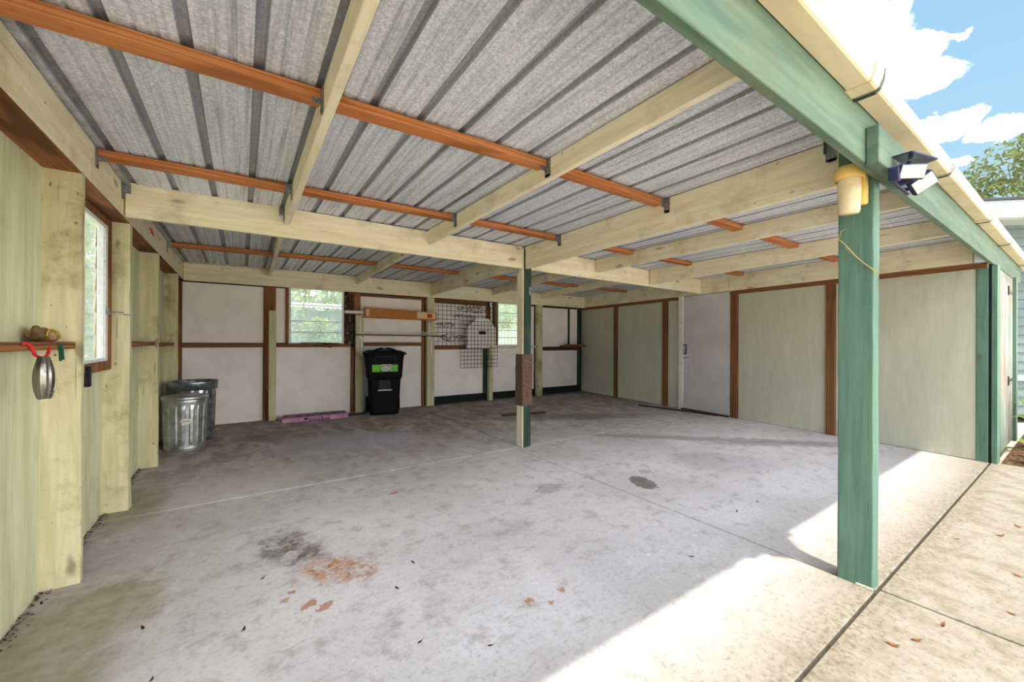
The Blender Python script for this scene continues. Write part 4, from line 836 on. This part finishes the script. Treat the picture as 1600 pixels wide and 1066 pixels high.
# ---- fallen leaves on the slab
def leafbm(ln, wd, curl, seed):
    r_ = random.Random(seed); bm = NB(); prev = None; N = 7
    for i in range(N):
        t = i/(N-1); wv = wd*math.sin(math.pi*min(.97, max(.03, t)))*.5; x = (t-.5)*ln; z = curl*(2*t-1)**2*ln+.0015; yy = ln*.08*math.sin(t*3+seed)
        row = [bm.verts.new((x, yy-wv, z+curl*wv*.8)), bm.verts.new((x, yy, z)), bm.verts.new((x, yy+wv, z+curl*wv*.8))]
        if prev: bm.faces.new((prev[0], prev[1], row[1], row[0])); bm.faces.new((prev[1], prev[2], row[2], row[1]))
        prev = row
    tube(bm, [(-ln*.5, 0, .003+curl*ln), (-ln*.75, ln*.06, .004+curl*ln)], .0012, 4); return bm
LV = [('deadleaf', .055, .022, .25, [
  (3.054, .472, 'curled brown leaf left of the slab joint, nearest the bottom edge'), (3.166, .422, 'brown leaf just right of the leaf nearest the bottom edge'),
  (3.394, .377, 'lone brown leaf on the tan concrete in front of the front post'), (3.763, .218, 'brown leaf at the right edge of the sunlit apron, lowest one there'),
  (4.277, .235, 'brown leaf at the right edge of the sunlit apron, above the lowest one'), (4.05, .90, 'dead leaf in the sunlit patch behind the front post'),
  (4.9, .35, 'brown leaf on the apron below the green corner post'), (4.6, .5, 'brown leaf on the apron close to the long slab joint'), (5.2, .30, 'brown leaf on the apron farthest right, towards the plants')]),
 ('darkleaf', .042, .014, .2, [
  (2.993, 1.326, 'dark leaf speck just inside the shadow edge left of the front post'), (.916, 2.457, 'dark curved leaf left of the rust stain'), (1.668, 1.396, 'dark upright leaf on the floor at the bottom centre'),
  (1.435, 1.574, 'dark leaf bit left of the bottom centre leaf'), (4.161, 1.49, 'dark leaf bit near the shadow edge behind the front post'), (3.849, 1.488, 'dark leaf bit beside the slab joint behind the front post'),
  (1.473, 1.985, 'tiny dark leaf bit right of the rust stain'), (1.623, 2.164, 'dark crumb of leaf above right of the rust stain'), (.831, 2.069, 'dark leaf left of the small rust drops'),
  (4.433, 2.724, 'dark leaf beyond the round damp mark'), (5.759, 2.519, 'dark leaf on the floor before the sage wall panel'), (2.85, 2.62, 'dark leaf by the faint damp mark left of the slab joint'),
  (.55, 1.95, 'dark leaf right of the algae patch, lower one'), (.47, 2.32, 'dark leaf right of the algae patch, upper one')])]
for mt, ln, wd, cu, pts in LV:
    o0 = None; grp = 'dead leaves on the sunlit apron' if mt == 'deadleaf' else 'leaf fragments on the shaded floor'
    for i, (x, y, lbl) in enumerate(pts):
        if o0 is None: o0 = o = obj('fallen_leaf', leafbm(ln, wd, cu, i+3), mt, None)
        else: o = o0.copy(); COL.objects.link(o)
        tag(o, lbl, 'leaf', grp)
        o.location = (x, y, .0005); o.rotation_euler = (0, 0, random.uniform(0, 6.3)); s = random.uniform(.6, .95); o.scale = (s, s, s)

# ---- plants by the shed
def strap_plant(c, n, h, label, seed, mat='leafB'):
    r_ = random.Random(seed); t = thing('strappy_plant', label, 'plant', (c[0], c[1], -.1))
    bm = NB()
    for i in range(n):
        a = r_.uniform(0, 6.283); hh = h*r_.uniform(.55, 1.1); rch = r_.uniform(.15, .55)*h; wv = r_.uniform(.008, .018); d = Vector((math.cos(a), math.sin(a), 0)); s_ = Vector((-d.y, d.x, 0)); b = Vector((c[0]+r_.uniform(-.12, .12), c[1]+r_.uniform(-.1, .1), -.1)); prev = None
        for k in range(6):
            t_ = k/5; p_ = b+d*(rch*t_**1.6)+Vector((0, 0, hh*math.sin(t_*1.9))); w_ = wv*(1-t_**3)+.001
            row = [bm.verts.new(p_-s_*w_), bm.verts.new(p_+s_*w_)]
            if prev: bm.faces.new((prev[0], prev[1], row[1], row[0]))
            prev = row
    obj('foliage', bm, mat, t); return t
strap_plant((7.70, .30), 70, .34, 'low clump of strappy green leaves closest to the corner post', 1); strap_plant((8.15, .24), 80, .52, 'bushy clump of narrow green leaves in front of the shed boards', 2)
strap_plant((8.75, .30), 80, .72, 'taller darker clump of leaves beside the shed corner board', 4, 'leafA'); strap_plant((9.5, .1), 90, .95, 'tall leafy clump in front of the house siding', 5, 'leafA')
bm = NB(); pts = [(7.37, .46, -.03), (7.5, .30, -.03), (7.75, .16, -.03), (8.2, .06, -.03), (9, .0, -.03), (10, -.05, -.03)]; tube(bm, pts, .022, 8); tag(obj('bed_edging', bm, 'hose', None, base=(7.4, .3, -.05)), 'dark blue round edging curving around the plant bed', 'edging')
bm = NB(); hexa(bm, [(7.36, .02, -.104), (10.2, -.1, -.104), (10.2, .58, -.104), (7.36, .58, -.104), (7.36, .10, -.04), (10.2, 0, -.05), (10.2, .57, -.02), (7.36, .57, -.03)]); tag(obj('mulch_bed', bm, 'dirt', None, kind='stuff', base=(8, .3, -.1)), 'brown mulch in the narrow bed below the shed', 'mulch')

# ---- scenery behind the walls
def leafcloud(bm, c, rad, n, size, seed):
    r_ = random.Random(seed)
    for i in range(n):
        while True:
            q = Vector((r_.uniform(-1, 1), r_.uniform(-1, 1), r_.uniform(-1, 1)))
            if .35 < q.length < 1: break
        p_ = Vector(c)+Vector((q.x*rad[0], q.y*rad[1], q.z*rad[2])); s = size*r_.uniform(.6, 1.3)
        u_ = Vector((r_.gauss(0, 1), r_.gauss(0, 1), r_.gauss(0, 1))).normalized(); v_ = u_.cross(Vector((r_.gauss(0, 1), r_.gauss(0, 1), r_.gauss(0, 1)))).normalized()
        bm.faces.new([bm.verts.new(p_+k) for k in (u_*s, v_*s*.5, -u_*s, -v_*s*.5)])
def tree(c, h, crowns, n, size, mat, label, seed, name='tree', cat='tree', tr=.12):
    t = thing(name, label, cat, (c[0], c[1], -.1)); r_ = random.Random(seed); bm = NB()
    tube(bm, [(c[0], c[1], -.1), (c[0]+.1, c[1], h*.3), (c[0]-.05, c[1]+.1, h*.6)], tr, 8, True, tr*.5)
    for q in crowns: tube(bm, [(c[0], c[1], h*.35), ((c[0]+q[0][0])/2+r_.uniform(-.3, .3), (c[1]+q[0][1])/2, (h*.35+q[0][2])/2+.2), q[0]], tr*.5, 6, True, tr*.1)
    obj('trunk', bm, 'bark', t); bm = NB()
    for i, q in enumerate(crowns): leafcloud(bm, q[0], q[1], n, size, seed*31+i)
    obj('foliage', bm, mat, t); return t
def shrub(c, rad, n, size, mat, label, seed):
    t = thing('shrub', label, 'shrub', (c[0], c[1], -.1)); bm = NB()
    for k in range(5): tube(bm, [(c[0], c[1], -.1), (c[0]+(k-2)*rad[0]*.25, c[1], c[2])], .03, 5)
    obj('stems', bm, 'bark', t); bm = NB(); leafcloud(bm, c, rad, n, size, seed); obj('foliage', bm, mat, t); return t
shrub((-2.7, 12.0, 2.2), (1.7, 1.4, 2.7), 7000, .11, 'leafB', 'pale green shrub outside the left wall window', 21)
ns = thing('neighbour_shed', 'blue-green board shed with corrugated roof seen through the back window', 'shed', (2.4, 10.6, 0))
for k in range(24): box('board', 'fenceb', ns, -.6+k*.2, -.6+k*.2+.19, 10.60, 10.63, -.1, 1.98, bev=0)
box('wall', 'fenceb', ns, -.6, 4.2, 10.64, 12.5, -.1, 1.98, bev=0)
bm = NB(); P0 = []; 
for k in range(161): x = -.8+5.2*k/160; P0.append((x, .022*math.sin(x*2*math.pi/.105)))
ra_ = [bm.verts.new((x, 10.40, 2.035+h)) for x, h in P0]; rb_ = [bm.verts.new((x, 12.6, 2.30+h)) for x, h in P0]; rc_ = [bm.verts.new((x, 10.40, 2.05+h)) for x, h in P0]; rd_ = [bm.verts.new((x, 12.6, 2.315+h)) for x, h in P0]
for k in range(160): bm.faces.new((ra_[k], ra_[k+1], rb_[k+1], rb_[k])); bm.faces.new((rc_[k], rd_[k], rd_[k+1], rc_[k+1])); bm.faces.new((ra_[k], rc_[k], rc_[k+1], ra_[k+1]))
obj('corrugated_roof', bm, 'rfw', ns)
vn = thing('vine', 'yellow-green vine climbing in front of the neighbour shed', 'vine', (2.3, 10.2, -.1)); bm = NB(); tube(bm, [(1.85, 10.1, -.1), (1.9, 10.15, 1.2), (2.0, 10.2, 1.9), (1.98, 10.2, 2.6)], .018, 6); tube(bm, [(1.9, 10.15, 1.0), (2.3, 10.2, 1.6), (2.7, 10.25, 1.4)], .012, 5); obj('stems', bm, 'bark', vn)
bm = NB(); leafcloud(bm, (2.35, 10.2, 1.62), (.40, .1, .22), 260, .045, 4); leafcloud(bm, (1.9, 10.15, 1.5), (.2, .1, .5), 120, .04, 9); leafcloud(bm, (2.5, 10.2, 1.15), (.55, .1, .28), 260, .045, 5); obj('foliage', bm, 'leafB', vn)
shrub((2.6, 15.0, 3.0), (3.6, 1.2, 1.9), 6500, .13, 'leafB', 'tall pale hedge above the neighbour shed roof', 33)
shrub((9.0, 13.5, 1.9), (1.1, .8, 2.2), 2600, .12, 'leafB', 'bright green shrub seen through the right back window', 35)
shrub((11.3, 15.5, 2.4), (1.2, .8, 1.4), 900, .12, 'leafC', 'sparse olive bush right of the bright shrub behind the back wall', 36)
fc = thing('picket_fence', 'pale board fence behind the back wall', 'fence', (9.5, 12.6, 0))
for k in range(28): box('picket', 'pick', fc, 7.0+k*.16, 7.0+k*.16+.13, 12.6, 12.62, -.1, 1.75 if k % 2 else 1.73, bev=0)
for z in (.4, 1.4): box('rail', 'pick', fc, 7.0, 11.5, 12.621, 12.66, z, z+.08, bev=0)
dT = Vector((.9599, .0844, .2672)); bT = CAMP+dT*24
tree((bT.x+.6, bT.y-.6, 0), 8.2, [((bT.x+.3, bT.y-.2, bT.z+.2), (.9, 1.1, .9)), ((bT.x, bT.y+.9, bT.z-.6), (.8, 1.2, .6)), ((bT.x+.8, bT.y-1.2, bT.z+.7), (1., 1.1, .9)), ((bT.x+.5, bT.y-1.4, bT.z-.5), (1, 1.5, .8)), ((bT.x, bT.y+.1, bT.z-1.2), (1, 1.6, .7)), ((bT.x+.2, bT.y+1.3, bT.z-1.0), (.6, .7, .4))], 520, .10, 'leafC', 'loose crowned tree rising above the house roof', 77, tr=.10)
